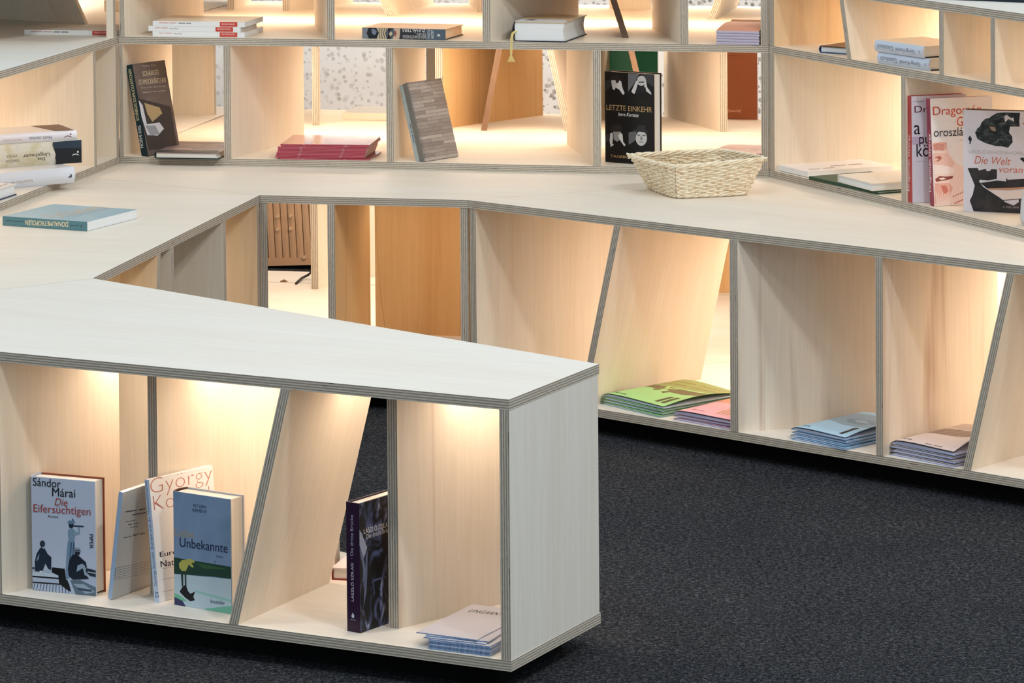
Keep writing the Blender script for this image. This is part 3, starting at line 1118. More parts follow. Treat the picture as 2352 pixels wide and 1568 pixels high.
fr.text((40, 60, 84), 'KEMÉNY', z5(885, 503), z5(1026, 522), z5(885, 462), 0, 0.01)
fr.text((178, 160, 130), 'Liebe', z5(706, 742), z5(896, 768), z5(706, 664))
fr.text((36, 40, 72), 'Unbekannte', z5(755, 850), z5(1232, 915), z5(755, 758), 0, 0.008)
fr.text((40, 54, 84), 'Roman', z5(1120, 955), z5(1186, 964), z5(1120, 936))
fr.text((58, 84, 110), 'braumüller', z5(1062, 1412), z5(1205, 1432), z5(1062, 1374), 0, 0.01)
fr.done('cover_print', bk)

# dark purple hardcover, spine towards the viewer
z6 = zoomer(740, 1100, 4.127)
q = lambda *a: [z6(*p) for p in a]
a0, b0, c0 = P(827.7, 1454, ZB), P(897.5, 1429.5, ZB), P(790, 1451, ZB)
ex = (b0 - a0).normalized()
ez = Vector((0, 0, 1))
ey = ez.cross(ex)
th = abs((c0 - a0).dot(ey))
dark = mottled('blue_black_photo_cover', [(10, 10, 14), (18, 20, 28), (84, 92, 128), (176, 180, 198)], (26, 26, 15), 0.3, 6, 0.40, 0.70, 1.8)
bk = book('hardcover_book', 'black and dark purple hardcover with white spine lettering, right of the slanted divider', axes(a0, ex, ey, ez), 0.135, 0.221, max(0.028, th), dark, plain(44, 22, 48, 0.3), plain(40, 18, 40, 0.3), PAGES, True, 0.0)
fr, sp = faces(bk, q((348, 240), (905, 90), (905, 1290), (362, 1462)), q((195, 225), (348, 240), (362, 1462), (207, 1450)))
sp.text((214, 208, 220), 'LÁSZLÓ SZILASI', z6(286, 1162), z6(280, 800), z6(250, 1162), 0, 0.012)
sp.text((176, 172, 196), '· Die dritte Brücke', z6(280, 760), z6(278, 348), z6(246, 760))
sp.poly((196, 200, 214), q((258, 1300), (272, 1270), (292, 1300), (286, 1320), (262, 1320)))
sp.scrib((160, 150, 170), (3, 3), z6(246, 1342), z6(306, 1344), z6(246, 1326))
fr.text((220, 212, 206), 'LÁSZLÓ SZILASI', z6(402, 530), z6(700, 450), z6(400, 470), 0, 0.012)
fr.text((220, 212, 206), 'Die dritte Brücke', z6(432, 576), z6(730, 492), z6(428, 534))
fr.poly((146, 152, 170), q((352, 490), (375, 520), (440, 660), (425, 700), (400, 760), (352, 640)))
fr.poly((96, 104, 132), q((352, 680), (400, 760), (420, 860), (400, 1050), (395, 1000), (392, 860)))
fr.poly((88, 96, 124), q((425, 720), (445, 680), (440, 900), (430, 1080), (395, 1230), (400, 1150)))
fr.poly((70, 80, 112), q((500, 960), (650, 920), (650, 935), (510, 980), (525, 1090), (515, 1120)))
fr.done('cover_print', bk)
sp.done('spine_print', bk)

# book lying deep in the front bench
a0 = P(762, 1331, ZB)
ex = FA.w(1, 0.25) - FA.w(0, 0)
t_ = 0.022
ex = Vector((ex.x, ex.y, 0)).normalized()
ey = Vector((0, 0, -1))
ez = ex.cross(ey)
bk = book('hardcover_book', 'red-edged hardcover lying flat deep in the front bench behind the dark purple book', axes(a0 + Vector((0, 0, t_)), ex, ey, ez), 0.13, 0.17, t_,
          mottled('pale_pink_cover', [(206, 190, 190), (232, 222, 222)], (12, 12, 12)), plain(120, 40, 36, 0.4), plain(128, 42, 38, 0.4), PAGES, True, 0.0)
# brochures lettered UNGARN
z8 = zoomer(920, 1370, 4.9)
g0 = P(986, 1490, ZB)
g1 = P(1126, 1507, ZB)
ed = (g1 - g0).normalized()
nd = Vector((-ed.y, ed.x, 0))
lilac = plain(206, 200, 206, 0.35)
blued = mottled('blue_printed_edge', [(88, 116, 160), (150, 176, 208)], (300, 300, 300), 0.5, 2)
for i in range(11):
    top = i == 10
    dx, dy, rz = random.uniform(-.0015, .0015), random.uniform(-.0015, .0015), random.uniform(-.01, .01)
    if i >= 8:
        dx, dy, rz = (-0.012, -0.010, -0.03)[i - 8], (0.003, 0.007, 0.012)[i - 8], (0.02, 0.06, -0.03)[i - 8]
    e2 = (ed * math.cos(rz) + nd * math.sin(rz))
    n2 = Vector((-e2.y, e2.x, 0))
    base = g0 + ed * dx + nd * dy
    zz = ZB + i * 0.00205
    ex, ey = n2, Vector((0, 0, -1))
    ez = ex.cross(ey)
    o = base + e2 * 0.113 + Vector((0, 0, zz + 0.002 - base.z))
    nth = ('lowest', 'second lowest', 'third lowest', 'fourth from below', 'fifth from below', 'middle', 'fifth from the top', 'fourth from the top', 'third from the top, jutting out', 'second from the top, jutting out', 'topmost, with dark lettering')
    bk = book('brochure', 'pale brochure with blue edges, %s, in the front bench pile' % nth[i],
              axes(o, ex, ey, ez), 0.20, 0.113, 0.0019, lilac, blued, blued, blued if i < 8 else PAGES_W, False, group='brochures piled in the front bench', cat='brochure')
    if top:
        fr, sp = faces(bk)
        fr.text((46, 44, 48), 'UNGARN', (0.76, 0.86), (0.76, 0.36), (0.85, 0.86), 0.15, 0.02)
        fr.poly((198, 120, 112), [(0.80, 0.33), (0.80, 0.10), (0.79, 0.10), (0.79, 0.33)])
        fr.poly((120, 150, 120), [(0.77, 0.33), (0.77, 0.10), (0.76, 0.10), (0.76, 0.33)])
        fr.done('cover_print', bk)

# --- middle bookcase, lower storey ------------------------------------------------
def lean_pose(a0, ex, deg, z):
    lean = math.radians(deg)
    side = Vector((0, 0, 1)).cross(ex)
    ez = (Vector((0, 0, 1)) * math.cos(lean) - side * math.sin(lean)).normalized()
    ey = ez.cross(ex)
    return ey, ez


z1 = zoomer(0, 0, 3.266)
q = lambda *a: [z1(*p) for p in a]
a0 = P(338, 358.5, ZF)
ex = Vector((0.60, 0.80, 0)).normalized()
ey, ez = lean_pose(a0, ex, -12.5, ZF)
bk = book('hardcover_book', 'dark teal and brown hardcover leaning left in the corner of the rear bookcase', axes(a0 + Vector((0.004, -0.010, 0.0005)), ex, ey, ez), 0.118, 0.232, 0.022,
          mottled('brown_grey_cover', [(96, 82, 76), (120, 104, 98)], (10, 10, 10), 0.35), plain(18, 44, 52, 0.35), plain(18, 44, 52, 0.35), plain(236, 150, 130, 0.6), True, 0.0)
fr, sp = faces(bk, q((945, 478), (1135, 435), (1283, 1080), (1112, 1168)), q((893, 487), (945, 478), (1112, 1168), (1065, 1175)))
sp.text((222, 212, 168), 'SCHÄBIGES SCHMUCKKÄSTCHEN', z1(1030, 915), z1(938, 518), z1(1003, 918), 0, 0.01)
sp.text((226, 226, 226), 'NOÉMI KISS', z1(1072, 1105), z1(1042, 950), z1(1046, 1112), 0, 0.01)
cr_ = (206, 190, 158)
fr.text((196, 184, 170), 'Noémi Kiss', z1(1012, 498), z1(1088, 482), z1(1008, 480))
fr.text(cr_, 'SCHÄBIGES', z1(1020, 568), z1(1112, 545), z1(1012, 522), 0, 0.01)
fr.text(cr_, 'SCHMUCKKÄSTCHEN', z1(1002, 636), z1(1158, 600), z1(996, 588), 0, 0.01)
fr.text((190, 178, 168), 'Reisen in den Osten Europas', z1(1018, 668), z1(1160, 634), z1(1016, 652))
fr.scrib((170, 156, 148), (12, 6, 3, 4), z1(1030, 696), z1(1160, 664), z1(1028, 684))
fr.poly((64, 56, 54), q((1008, 742), (1200, 772), (1262, 1050), (1110, 1120), (1060, 960)))
fr.poly((176, 152, 112), q((1048, 770), (1140, 790), (1160, 830), (1110, 905), (1075, 850)))
fr.poly((206, 204, 208), q((1010, 755), (1040, 790), (1080, 930), (1150, 900), (1180, 940), (1150, 1000), (1090, 1010), (1035, 880)))
fr.poly((150, 150, 158), q((1070, 940), (1130, 930), (1160, 985), (1110, 1010)))
fr.scrib((196, 190, 190), (6, 6), z1(1172, 1128), z1(1238, 1100), z1(1170, 1118))
fr.done('cover_print', bk)
sp.done('spine_print', bk)

# dark green book lying, fore edge to the viewer
a0, b0 = P(359, 364, ZF), P(520, 366.5, ZF)
d_ = (b0 - a0).normalized()
n_ = Vector((-d_.y, d_.x, 0))
ex, ey = d_, Vector((0, 0, -1))
ez = ex.cross(ey)
bk = book('hardcover_book', 'dark green hardcover with a mauve cover lying beside the leaning teal book', axes(a0 + Vector((0, 0, 0.0165)) - d_ * 0.002, ex, ey, ez), 0.16, 0.21, 0.0165,
          mottled('mauve_cover', [(104, 86, 82), (132, 112, 108), (150, 128, 122)], (9, 9, 9), 0.35), plain(18, 44, 42, 0.4), plain(18, 44, 42, 0.4), PAGES, True, 0.003)
fr, sp = faces(bk)
fr.poly((58, 54, 52), [(0.0, 0.0), (1.0, 0.0), (1.0, 0.05), (0.93, 0.2), (0.0, 0.16)])
fr.poly((206, 180, 170), [(0.16, 0.28), (0.46, 0.28), (0.46, 0.36), (0.16, 0.36)])
fr.scrib((200, 172, 160), (2, 2), (0.3, 0.55), (0.8, 0.52), (0.3, 0.63))
fr.scrib((200, 172, 160), (3, 3), (0.2, 0.72), (0.9, 0.72), (0.2, 0.8))
fr.done('cover_print', bk)

# red brochures
c0, c1 = P(642, 365.5, ZF), P(846, 368, ZF)
d_ = (c1 - c0).normalized()
n_ = Vector((-d_.y, d_.x, 0))
redm, redd = plain(206, 98, 106, 0.16, 0.6), plain(178, 64, 80, 0.35)


_rb = redm.node_tree.nodes['Principled BSDF']
_rb.inputs['Coat Weight'].default_value = 1.0
_rb.inputs['Coat Roughness'].default_value = 0.15


def brochure(name, label, o, d, n, W_, D_, t, cov, edge, gap=0.0012, group=None, bulge=0.0, cat='brochure', pages=None, curl=0.0):
    """folded brochure lying flat: fold along the near edge d, leaves running back along n"""
    M4 = axes(o, d, n, Vector((0, 0, 1)))
    root = tag(empty(name, mat=M4), label, cat, group)
    K = 8
    prof = [(D_ * i / K, bulge * math.sin(math.pi * min(1.0, i / K * 1.15)) + curl * (i / K) ** 2) for i in range(K + 1)]
    th = 0.0005
    mb = MB()
    for i in range(K):
        (y0, h0), (y1, h1) = prof[i], prof[i + 1]
        za, zb_ = t - th + h0, t - th + h1
        mb.face([(0, y0, za + th), (W_, y0, za + th), (W_, y1, zb_ + th), (0, y1, zb_ + th)])
        mb.face([(0, y0, za), (0, y1, zb_), (W_, y1, zb_), (W_, y0, za)])
        for x, fl in ((0, False), (W_, True)):
            qd = [(x, y0, za), (x, y0, za + th), (x, y1, zb_ + th), (x, y1, zb_)]
            mb.face(qd[::-1] if fl else qd)
    h1 = prof[-1][1]
    mb.face([(W_, D_, t - th + h1), (0, D_, t - th + h1), (0, D_, t + h1), (W_, D_, t + h1)])
    # folded spine and back cover
    mb.face([(0, 0, 0), (W_, 0, 0), (W_, -0.0008, t * 0.5), (0, -0.0008, t * 0.5)], 1)
    mb.face([(0, -0.0008, t * 0.5), (W_, -0.0008, t * 0.5), (W_, 0, t), (0, 0, t)], 1)
    mb.box(0, W_, 0, D_, 0, th, 1)
    mb.build('cover', [cov, edge], root)
    pg = MB()
    zt = t - th
    lv = [(0.0006, 0.55 * t, 0.0)] if t > 0.0016 else [(0.0005, t - th, 0)]
    for k, (zl, zh, _) in enumerate(lv):
        pg.box(0.0008, W_ - 0.0008, 0.0004, D_ - 0.0008, zl, max(zh, zl + 0.0004))
    if bulge > 0.001 or curl > 0.001:
        for f_ in (0.35, 0.65):
            for i in range(K):
                (y0, h0), (y1, h1) = prof[i], prof[i + 1]
                za, zb_ = 0.55 * t + h0 * f_ + (t * 0.4) * f_, 0.55 * t + h1 * f_ + (t * 0.4) * f_
                pg.face([(0.001, y0, za), (W_ - 0.001, y0, za), (W_ - 0.001, y1, zb_), (0.001, y1, zb_)])
                pg.face([(0.001, y0, za - 0.0003), (0.001, y1, zb_ - 0.0003), (W_ - 0.001, y1, zb_ - 0.0003), (W_ - 0.001, y0, za - 0.0003)])
    pg.build('page_block', pages or PAGES_W, root)
    root['dim'] = (W_, D_, t)
    return root


nth = ('lowest', 'second lowest', 'third lowest', 'fourth from below', 'fifth from below', 'middle', 'fifth from the top', 'fourth from the top', 'third from the top', 'second from the top', 'topmost')
offs = [0.001, -0.0115, -0.010, -0.0085, -0.0075, -0.0055, -0.0045, -0.004, -0.005, 0.003, 0.002]
for i in range(11):
    zz = ZF + i * 0.00345
    o = c0 + d_ * offs[i] + n_ * (0.002 if i not in (0,) else 0.0)
    o.z = zz
    tp = i == 10
    W_ = 0.222 + (0.0 if i else 0.003)
    r_ = brochure('brochure', 'wine-red stapled brochure, %s in the red pile of the rear bookcase' % nth[i], o, d_, n_, W_, 0.15, 0.0030, redm, redd, group='red brochures in the rear bookcase', curl=0.004 if i == 10 else 0.0)
    if tp:
        f_ = Face((0, 0, 0.0036), (W_, 0, 0), (0, 0.15, 0))
        f_.scrib((232, 180, 178), (3, 3), (0.16, 0.40), (0.22, 0.40), (0.16, 0.52))
        f_.poly((190, 86, 92), [(0.04, 0.45), (0.12, 0.45), (0.12, 0.75), (0.04, 0.75)])
        f_.done('cover_print', r_)
    for x in (0.055, 0.16):
        st = MB()
        st.box(x, x + 0.007, -0.0013, -0.0008, 0.0011, 0.0018)
        st.build('staple', plain(214, 170, 172, 0.35, 0.5), r_)

# three plank-patterned brochures leaning left
def plank_mat():
    mt, nt, b = new_mat('printed_wood_plank_cover')
    tc = N(nt, 'ShaderNodeTexCoord')
    mp = N(nt, 'ShaderNodeMapping')
    mp.inputs['Rotation'].default_value = (math.radians(90), 0, 0)
    nt.links.new(tc.outputs['Object'], mp.inputs[0])
    br_ = N(nt, 'ShaderNodeTexBrick')
    br_.inputs['Color1'].default_value = rgb(190, 180, 172)
    br_.inputs['Color2'].default_value = rgb(146, 134, 127)
    br_.inputs['Mortar'].default_value = rgb(112, 102, 96)
    br_.inputs['Scale'].default_value = 1.0
    br_.inputs['Mortar Size'].default_value = 0.0004
    br_.inputs['Brick Width'].default_value = 0.085
    br_.inputs['Row Height'].default_value = 0.0088
    nt.links.new(mp.outputs[0], br_.inputs[0])
    n = noise(nt, tc.outputs['Object'], (40, 1, 700), 1.0, 4, 0.7)
    sh = ramp(nt, n, [(0.3, (0.70, 0.70, 0.70, 1)), (0.7, (1.15, 1.13, 1.12, 1))])
    nt.links.new(mixc(nt, 1.0, br_.outputs[0], sh, 'MULTIPLY'), b.inputs['Base Color'])
    b.inputs['Roughness'].default_value = 0.5
    return mt


PLANK = plank_mat()
a0 = P(975.4, 372.2, ZF)
ex = (P(1069, 357, ZF) - a0).normalized()
for i, (dx, t_, lab) in enumerate(((0.0, 0.0085, 'foremost of three leaning brochures with a grey-brown plank pattern'),
                                   (0.0088, 0.0072, 'middle one of three leaning brochures with a grey-brown plank pattern'),
                                   (0.0162, 0.012, 'pale-spined one behind two leaning plank-pattern brochures, touching the divider'))):
    ey, ez = lean_pose(a0, ex, -16.0, ZF)
    sd = Vector((0, 0, 1)).cross(ex)
    o = a0 + sd * dx / math.cos(math.radians(16)) + Vector((0, 0, 0.0012))
    spn = plain(168, 178, 178, 0.5) if i == 2 else plain(120, 116, 110, 0.5)
    bk = book('brochure', lab, axes(o, ex, ey, ez), 0.128 - i * 0.002, 0.197 - i * 0.003, t_, PLANK, spn, PLANK, plain(222, 186, 150, 0.6) if i else PAGES_W, False, group='plank-pattern brochures in the rear bookcase', cat='brochure')
    fr, sp = faces(bk)
    if i == 0:
        fr.poly((52, 50, 48), [(0.015, 0.005), (0.022, 0.005), (0.022, 0.995), (0.015, 0.995)])
        fr.scrib((70, 66, 60), (8, 1, 8, 1, 5), (0.055, 0.03), (0.055, 0.42), (0.04, 0.03))
        fr.done('cover_print', bk)
    if i == 2:
        sp.scrib((90, 100, 120), (6, 2, 4), (0.8, 0.24), (0.8, 0.5), (0.3, 0.24))
        sp.done('spine_print', bk)

# black book with four portraits
z8b = zoomer(1360, 100, 5.6)
q = lambda *a: [z8b(*p) for p in a]
bl, br = (1390.4, 371.4), (1503, 380.5)
o, ex, ey, ez, w = standing(bl, br, ZF)
bk = book('hardcover_book', 'black hardcover with four grey portraits on its cover, standing behind the wicker basket', axes(o, ex, ey, ez), w, 0.2205, 0.034,
          plain(16, 16, 18, 0.3), plain(20, 18, 18, 0.3), plain(46, 30, 24, 0.35), PAGES, True, 0.005)
fr, sp = faces(bk, [z8b(162, 360), z8b(783, 400), br, bl])
gold, pale = (186, 150, 104), (196, 192, 190)
fr.poly((46, 46, 50), q((165, 480), (235, 470), (235, 560), (168, 612)))
fr.poly((104, 104, 108), q((458, 386), (600, 394), (530, 520), (458, 620)))
fr.poly((60, 60, 64), q((640, 400), (780, 402), (782, 560), (700, 500)))
fr.poly((50, 50, 54), q((170, 1180), (240, 1150), (230, 1240), (172, 1270)))
fr.poly((96, 96, 100), q((468, 1140), (570, 1120), (560, 1240), (470, 1300)))
# upper left: hat, face behind a hand
fr.poly(pale, q((245, 475), (290, 470), (320, 490), (300, 560), (290, 600), (262, 585), (252, 540)))
fr.poly((34, 28, 28), q((215, 440), (250, 425), (262, 395), (330, 400), (350, 440), (385, 468), (300, 472), (230, 470)))
fr.poly((206, 202, 200), q((270, 540), (330, 505), (350, 475), (372, 490), (385, 560), (415, 640), (395, 660), (345, 590), (285, 560)))
fr.poly((40, 38, 40), q((300, 480), (345, 478), (340, 500), (310, 510)))
# upper right: bald head, both hands raised
fr.ell(pale, z8b(628, 480), 10.2, 11.6)
fr.poly((206, 202, 200), q((560, 480), (590, 490), (560, 600), (540, 650), (500, 620), (525, 560)))
fr.poly((206, 202, 200), q((685, 470), (700, 560), (750, 630), (755, 660), (700, 620), (655, 590), (670, 520)))
fr.poly((30, 30, 34), q((575, 560), (680, 560), (690, 620), (560, 650)))
fr.poly((70, 66, 66), q((590, 490), (665, 490), (660, 506), (594, 506)))
# lower left: hat, both hands before the face
fr.poly((40, 34, 34), q((212, 1100), (250, 1090), (270, 1040), (350, 1035), (380, 1080), (390, 1110), (300, 1125)))
fr.poly((150, 146, 144), q((270, 1130), (370, 1130), (365, 1230), (320, 1260), (280, 1230)))
fr.poly((204, 200, 198), q((235, 1150), (262, 1140), (270, 1200), (262, 1280), (280, 1300), (240, 1328), (225, 1250)))
fr.poly((204, 200, 198), q((330, 1180), (365, 1145), (390, 1160), (400, 1260), (430, 1300), (415, 1320), (365, 1250)))
# lower right: hat and face
fr.ell(pale, z8b(632, 1215), 13, 17.5)
fr.poly((46, 46, 50), q((520, 1100), (575, 1095), (590, 1045), (680, 1050), (690, 1110), (735, 1150), (640, 1135), (560, 1125)))
fr.poly((84, 80, 80), q((575, 1165), (618, 1172), (618, 1184), (576, 1178)))
fr.poly((84, 80, 80), q((645, 1174), (688, 1172), (688, 1184), (646, 1186)))
fr.poly((120, 116, 114), q((624, 1190), (640, 1190), (646, 1235), (620, 1235)))
fr.poly((96, 90, 90), q((604, 1258), (664, 1260), (660, 1268), (606, 1266)))
fr.text(gold, 'LETZTE EINKEHR', z8b(186, 848), z8b(765, 884), z8b(186, 782), 0, 0.006)
fr.text((232, 230, 228), 'Imre Kertész', z8b(336, 926), z8b(598, 944), z8b(336, 880), 0.25)
fr.text(gold, 'TAGEBÜCHER', z8b(236, 1460), z8b(640, 1490), z8b(236, 1418))
fr.done('cover_print', bk)

# mauve brochure lying behind the basket
o = P(1640, 359, ZF)
d_ = (P(1752, 362, ZF) - o).normalized()
n_ = Vector((-d_.y, d_.x, 0))
r_ = brochure('brochure', 'mauve brochure lying flat behind the wicker basket', o, d_, n_, 0.13, 0.17, 0.009, mottled('mauve_print', [(176, 150, 150), (206, 180, 176)], (30, 30, 30)), plain(120, 90, 84, 0.5), bulge=0.004)

# books in the rear half of the bookcase
bk = book('paperback_book', 'green paperback standing at the back, seen above the black portrait book', axes(FC.w(1.036, 1.0, ZF), FC.d, FC.n, Vector((0, 0, 1))), 0.142, 0.225, 0.012, plain(38, 108, 84, 0.4), None, None, PAGES_W, False)
bk = book('paperback_book', 'brown paperback with small pale bracketed lettering at the back, lower right of the rear bookcase', axes(FC.w(1.362, 0.985, ZF), FC.d, FC.n, Vector((0, 0, 1))), 0.088, 0.225, 0.014, plain(156, 92, 58, 0.45), None, None, PAGES_W, False)
fr, sp = faces(bk, [(1667, 100), (1738, 100), (1738, 276), (1667, 275)])
zb8 = zoomer(1360, 100, 5.6)
fr.text((236, 196, 160), '[transcript]', zb8(1760, 905), zb8(1914, 905), zb8(1760, 866))
for y in (150, 185, 246):
    fr.scrib((110, 60, 38), (19, 5), zb8(1732, y), zb8(1975, y), zb8(1732, y - 14))
fr.done('cover_print', bk)
bk = book('paperback_book', 'orange paperback, only its edge showing beside the right end panel of the rear bookcase', axes(FC.w(1.500, 0.84, ZF), (FC.n * 0.97 + FC.d * 0.24).normalized(), Vector((0, 0, 1)).cross((FC.n * 0.97 + FC.d * 0.24).normalized()), Vector((0, 0, 1))), 0.11, 0.17, 0.01, plain(226, 140, 60, 0.45), None, None, PAGES_W, False)
o = FC.w(0.50, 0.82, ZF)
bk = book('paperback_book', 'white paperback with a pale grey cover lying at the back, above the red brochures', axes(o + Vector((0, 0, 0.019)), FC.n, Vector((0, 0, -1)), -FC.d), 0.16, 0.148, 0.019, plain(188, 188, 186, 0.4), plain(236, 226, 208, 0.5), None, PAGES_W, False)
# rear divider, its shade put into the grey colour
mb = MB()
q0 = [(0.0, 0.0), (0.075, 0.0), (0.082, 0.09), (0.105, 0.19), (0.105, 0.26), (0.0, 0.26)]
for y, rv in ((0.0, False), (0.012, True)):
    f_ = [(x, y, z) for x, z in q0]
    mb.face(f_[::-1] if rv else f_)
for i in range(6):
    (x0, z0), (x1, z1_) = q0[i], q0[(i + 1) % 6]
    mb.face([(x0, 0, z0), (x0, 0.012, z0), (x1, 0.012, z1_), (x1, 0, z1_)])
ob = mb.build('shaded_divider', mottled('shaded_divider_grey', [(120, 116, 112), (136, 132, 128)], (3, 3, 3)))
ob.matrix_world = axes(FC.w(0.535, 1.02, ZF), FC.d, FC.n, Vector((0, 0, 1)))
tag(ob, 'divider standing at the back, its shade painted as dark grey, behind the plank-pattern brochures', 'board')

# --- middle bookcase, upper storey ------------------------------------------------
z2 = zoomer(270, 0, 4.704)
wht, red_ = plain(240, 238, 236, 0.4), (206, 76, 62)
for i, (l, r, lab, ttl) in enumerate(((350.5, 562, 'lowest of three white books with a red spine patch in the rear bookcase', 'Kinga Tóth'),
                                      (341, 553, 'middle one of three white books with a red spine patch in the rear bookcase', 'Kinga Tóth'),
                                      (351, 562, 'topmost of three white books with a red spine patch in the rear bookcase', None))):
    t_ = 0.0125
    zz = ZS + i * 0.0127
    M4, L = lay_spine((350.5, 83), (562, 86), ZS, t_, 0.15)
    M4 = Matrix.Translation((0, 0, zz - ZS)) @ Matrix.Translation(FC.d * ((l - 350.5) / 905.0)) @ M4
    bk = book('paperback_book', lab, M4, 0.135 + (0.02 if i != 1 else 0.0), L, t_, plain(232, 214, 192, 0.45), wht, None, PAGES_W, False, group='white books with a red spine patch')
    fr, sp = faces(bk)
    sp.poly(red_, [(0.05, 0.08), (0.95, 0.08), (0.95, 0.27), (0.05, 0.27)])
    sp.text((250, 236, 230), 'EDITION SOLITUDE', (0.70, 0.11), (0.70, 0.25), (0.42, 0.11))
    if ttl:
        sp.text((60, 60, 64), ttl, (0.70, 0.68), (0.70, 0.77), (0.40, 0.68))
        sp.scrib((214, 120, 106), (7, 5), (0.70, 0.79), (0.70, 0.93), (0.45, 0.79))
    else:
        sp.scrib((60, 60, 64), (6, 8), (0.70, 0.58), (0.70, 0.72), (0.40, 0.58))
        sp.scrib((214, 120, 106), (8, 10), (0.70, 0.74), (0.70, 0.93), (0.45, 0.74))
    sp.done('spine_print', bk)

z9 = zoomer(820, 40, 9.046)
t_ = 0.0265
M4, L = lay_spine((832, 88), (1023, 92.5), ZS, t_, 0.13)
bk = book('hardcover_book', 'grey hardcover with a dark photographic spine lying in the rear bookcase, upper storey', M4, 0.135, L, t_,
          plain(222, 186, 150, 0.45), plain(84, 96, 108, 0.35), plain(60, 62, 66, 0.4), plain(240, 206, 170, 0.7), True, 0.0)
fr, sp = faces(bk, None, [z9(90, 215), z9(1835, 265), z9(1835, 475), z9(100, 430)], INV)
q = lambda *a: [z9(*p) for p in a]
sp.poly((128, 132, 140), q((95, 217), (220, 220), (220, 434), (100, 430)))
sp.poly((34, 36, 42), q((230, 222), (380, 226), (450, 300), (420, 430), (250, 432), (190, 330)))
sp.poly((120, 126, 150), q((290, 250), (350, 240), (410, 300), (370, 370), (310, 340)))
sp.poly((196, 180, 150), q((400, 226), (640, 234), (600, 330), (630, 446), (410, 438), (450, 320)))
for x in (470, 520, 570, 615):
    sp.poly((70, 60, 50), q((x, 232), (x + 12, 232), (x - 12, 330), (x + 20, 440), (x + 6, 440), (x - 26, 330)))
sp.poly((36, 32, 32), q((640, 234), (760, 238), (680, 290), (760, 350), (680, 446), (630, 446), (660, 330)))
sp.poly((206, 190, 160), q((700, 290), (750, 345), (700, 400), (670, 345)))
sp.poly((208, 178, 152), q((770, 238), (900, 242), (912, 340), (880, 452), (740, 450), (790, 340)))
sp.poly((160, 84, 72), q((785, 290), (810, 280), (830, 340), (805, 400), (780, 390)))
sp.poly((52, 52, 56), q((905, 242), (1440, 256), (1440, 466), (890, 452)))
sp.text((228, 226, 222), 'ZUHÄLTERS', z9(1430, 258), z9(950, 248), z9(1430, 330), 0, 0.02)
sp.text((200, 198, 196), 'EINES', z9(1430, 335), z9(1250, 332), z9(1430, 372))
sp.text((200, 198, 196), 'BEKENNTNISSE', z9(1440, 380), z9(955, 372), z9(1440, 440))
sp.text((222, 224, 224), 'LÁSZLÓ', z9(1475, 448), z9(1475, 268), z9(1530, 448), 0, 0.01)
sp.text((222, 224, 224), 'VÉGEL', z9(1545, 452), z9(1545, 272), z9(1608, 452), 0, 0.01)
for ang in (0, 1, 2):
    c_ = z9(1700, 378)
    ca, sa = math.cos(ang * math.pi / 3 + 0.3), math.sin(ang * math.pi / 3 + 0.3)
    sp.poly((230, 230, 230), [(c_[0] + 4 * ca - .6 * sa, c_[1] + 3.2 * sa + .6 * ca), (c_[0] + 4 * ca + .6 * sa, c_[1] + 3.2 * sa - .6 * ca), (c_[0] - 4 * ca + .6 * sa, c_[1] - 3.2 * sa - .6 * ca), (c_[0] - 4 * ca - .6 * sa, c_[1] - 3.2 * sa + .6 * ca)])
sp.done('spine_print', bk)

# thick book with ribbon, tail towards the viewer, spine left
a0, b0 = P(1181.6, 95, ZS), P(1295.8, 97.3, ZS)
d_ = (b0 - a0).normalized()
t_ = 0.049
ex, ey = d_, Vector((0, 0, -1))
ez = ex.cross(ey)
bk = book('hardcover_book', 'thick hardcover with a yellow ribbon marker hanging over the shelf edge', axes(a0 + Vector((0, 0, t_)), ex, ey, ez), 0.128, 0.20, t_,
          plain(214, 188, 154, 0.45), plain(58, 50, 58, 0.4), plain(52, 46, 56, 0.4), PAGES_W, True, 0.006)
fr, sp = faces(bk)
fr.poly((222, 224, 228), [(0.0, 0.0), (1.0, 0.0), (1.0, 0.10), (0.86, 0.30), (0.0, 0.30)])
fr.poly((44, 40, 44), [(0.10, 0.18), (0.30, 0.14), (0.36, 0.24), (0.2, 0.28)])
fr.done('cover_print', bk)
rb = MB()
pts = [(0.004, 0.024, 0.004), (0.0, 0.026, -0.001), (-0.003, 0.030, -0.006), (-0.004, 0.040, -0.010), (-0.004, 0.052, -0.0125), (-0.0045, 0.066, -0.013), (-0.005, 0.080, -0.0125)]
for dx in (-0.0016, 0.0016):
    rb.tube([(x + dx, y, z) for x, y, z in pts], 0.0016, 5)
for k in range(9):
    an = (k - 4) * 0.16
    rb.tube([(-0.005, 0.080, -0.0125), (-0.005 + 0.004 * math.sin(an * 2), 0.087, -0.0125), (-0.005 + 0.016 * math.sin(an), 0.098, -0.0125 + 0.001 * (k % 2))], 0.0009, 4)
o_ = rb.build('ribbon_marker', plain(232, 208, 140, 0.6), bk)
o_['label'] = 'yellow ribbon with a frayed tassel'

# salmon leaflets at the right end
o = P(1645, 101.5, ZS)
d_ = (P(1747, 104, ZS) - o).normalized()
n_ = Vector((-d_.y, d_.x, 0))
sal = plain(226, 164, 138, 0.45)
lil = plain(186, 176, 196, 0.5)
for i in range(5):
    o2 = o + Vector((0, 0, i * 0.0066)) + d_ * (0.001 * (i % 2))
    tp = i == 4
    r_ = brochure('booklet', 'salmon booklet, topmost and half open in the rear bookcase pile' if tp else
                  'salmon booklet, %s in the salmon pile of the rear bookcase' % ('lowest', 'second lowest', 'middle', 'second from the top')[i], o2, d_, n_, 0.105, 0.15, 0.0060 if not tp else 0.006, sal, lil, group='salmon booklets in the rear bookcase', bulge=0.0 if not tp else 0.008, cat='booklet', curl=0.014 if tp else 0)

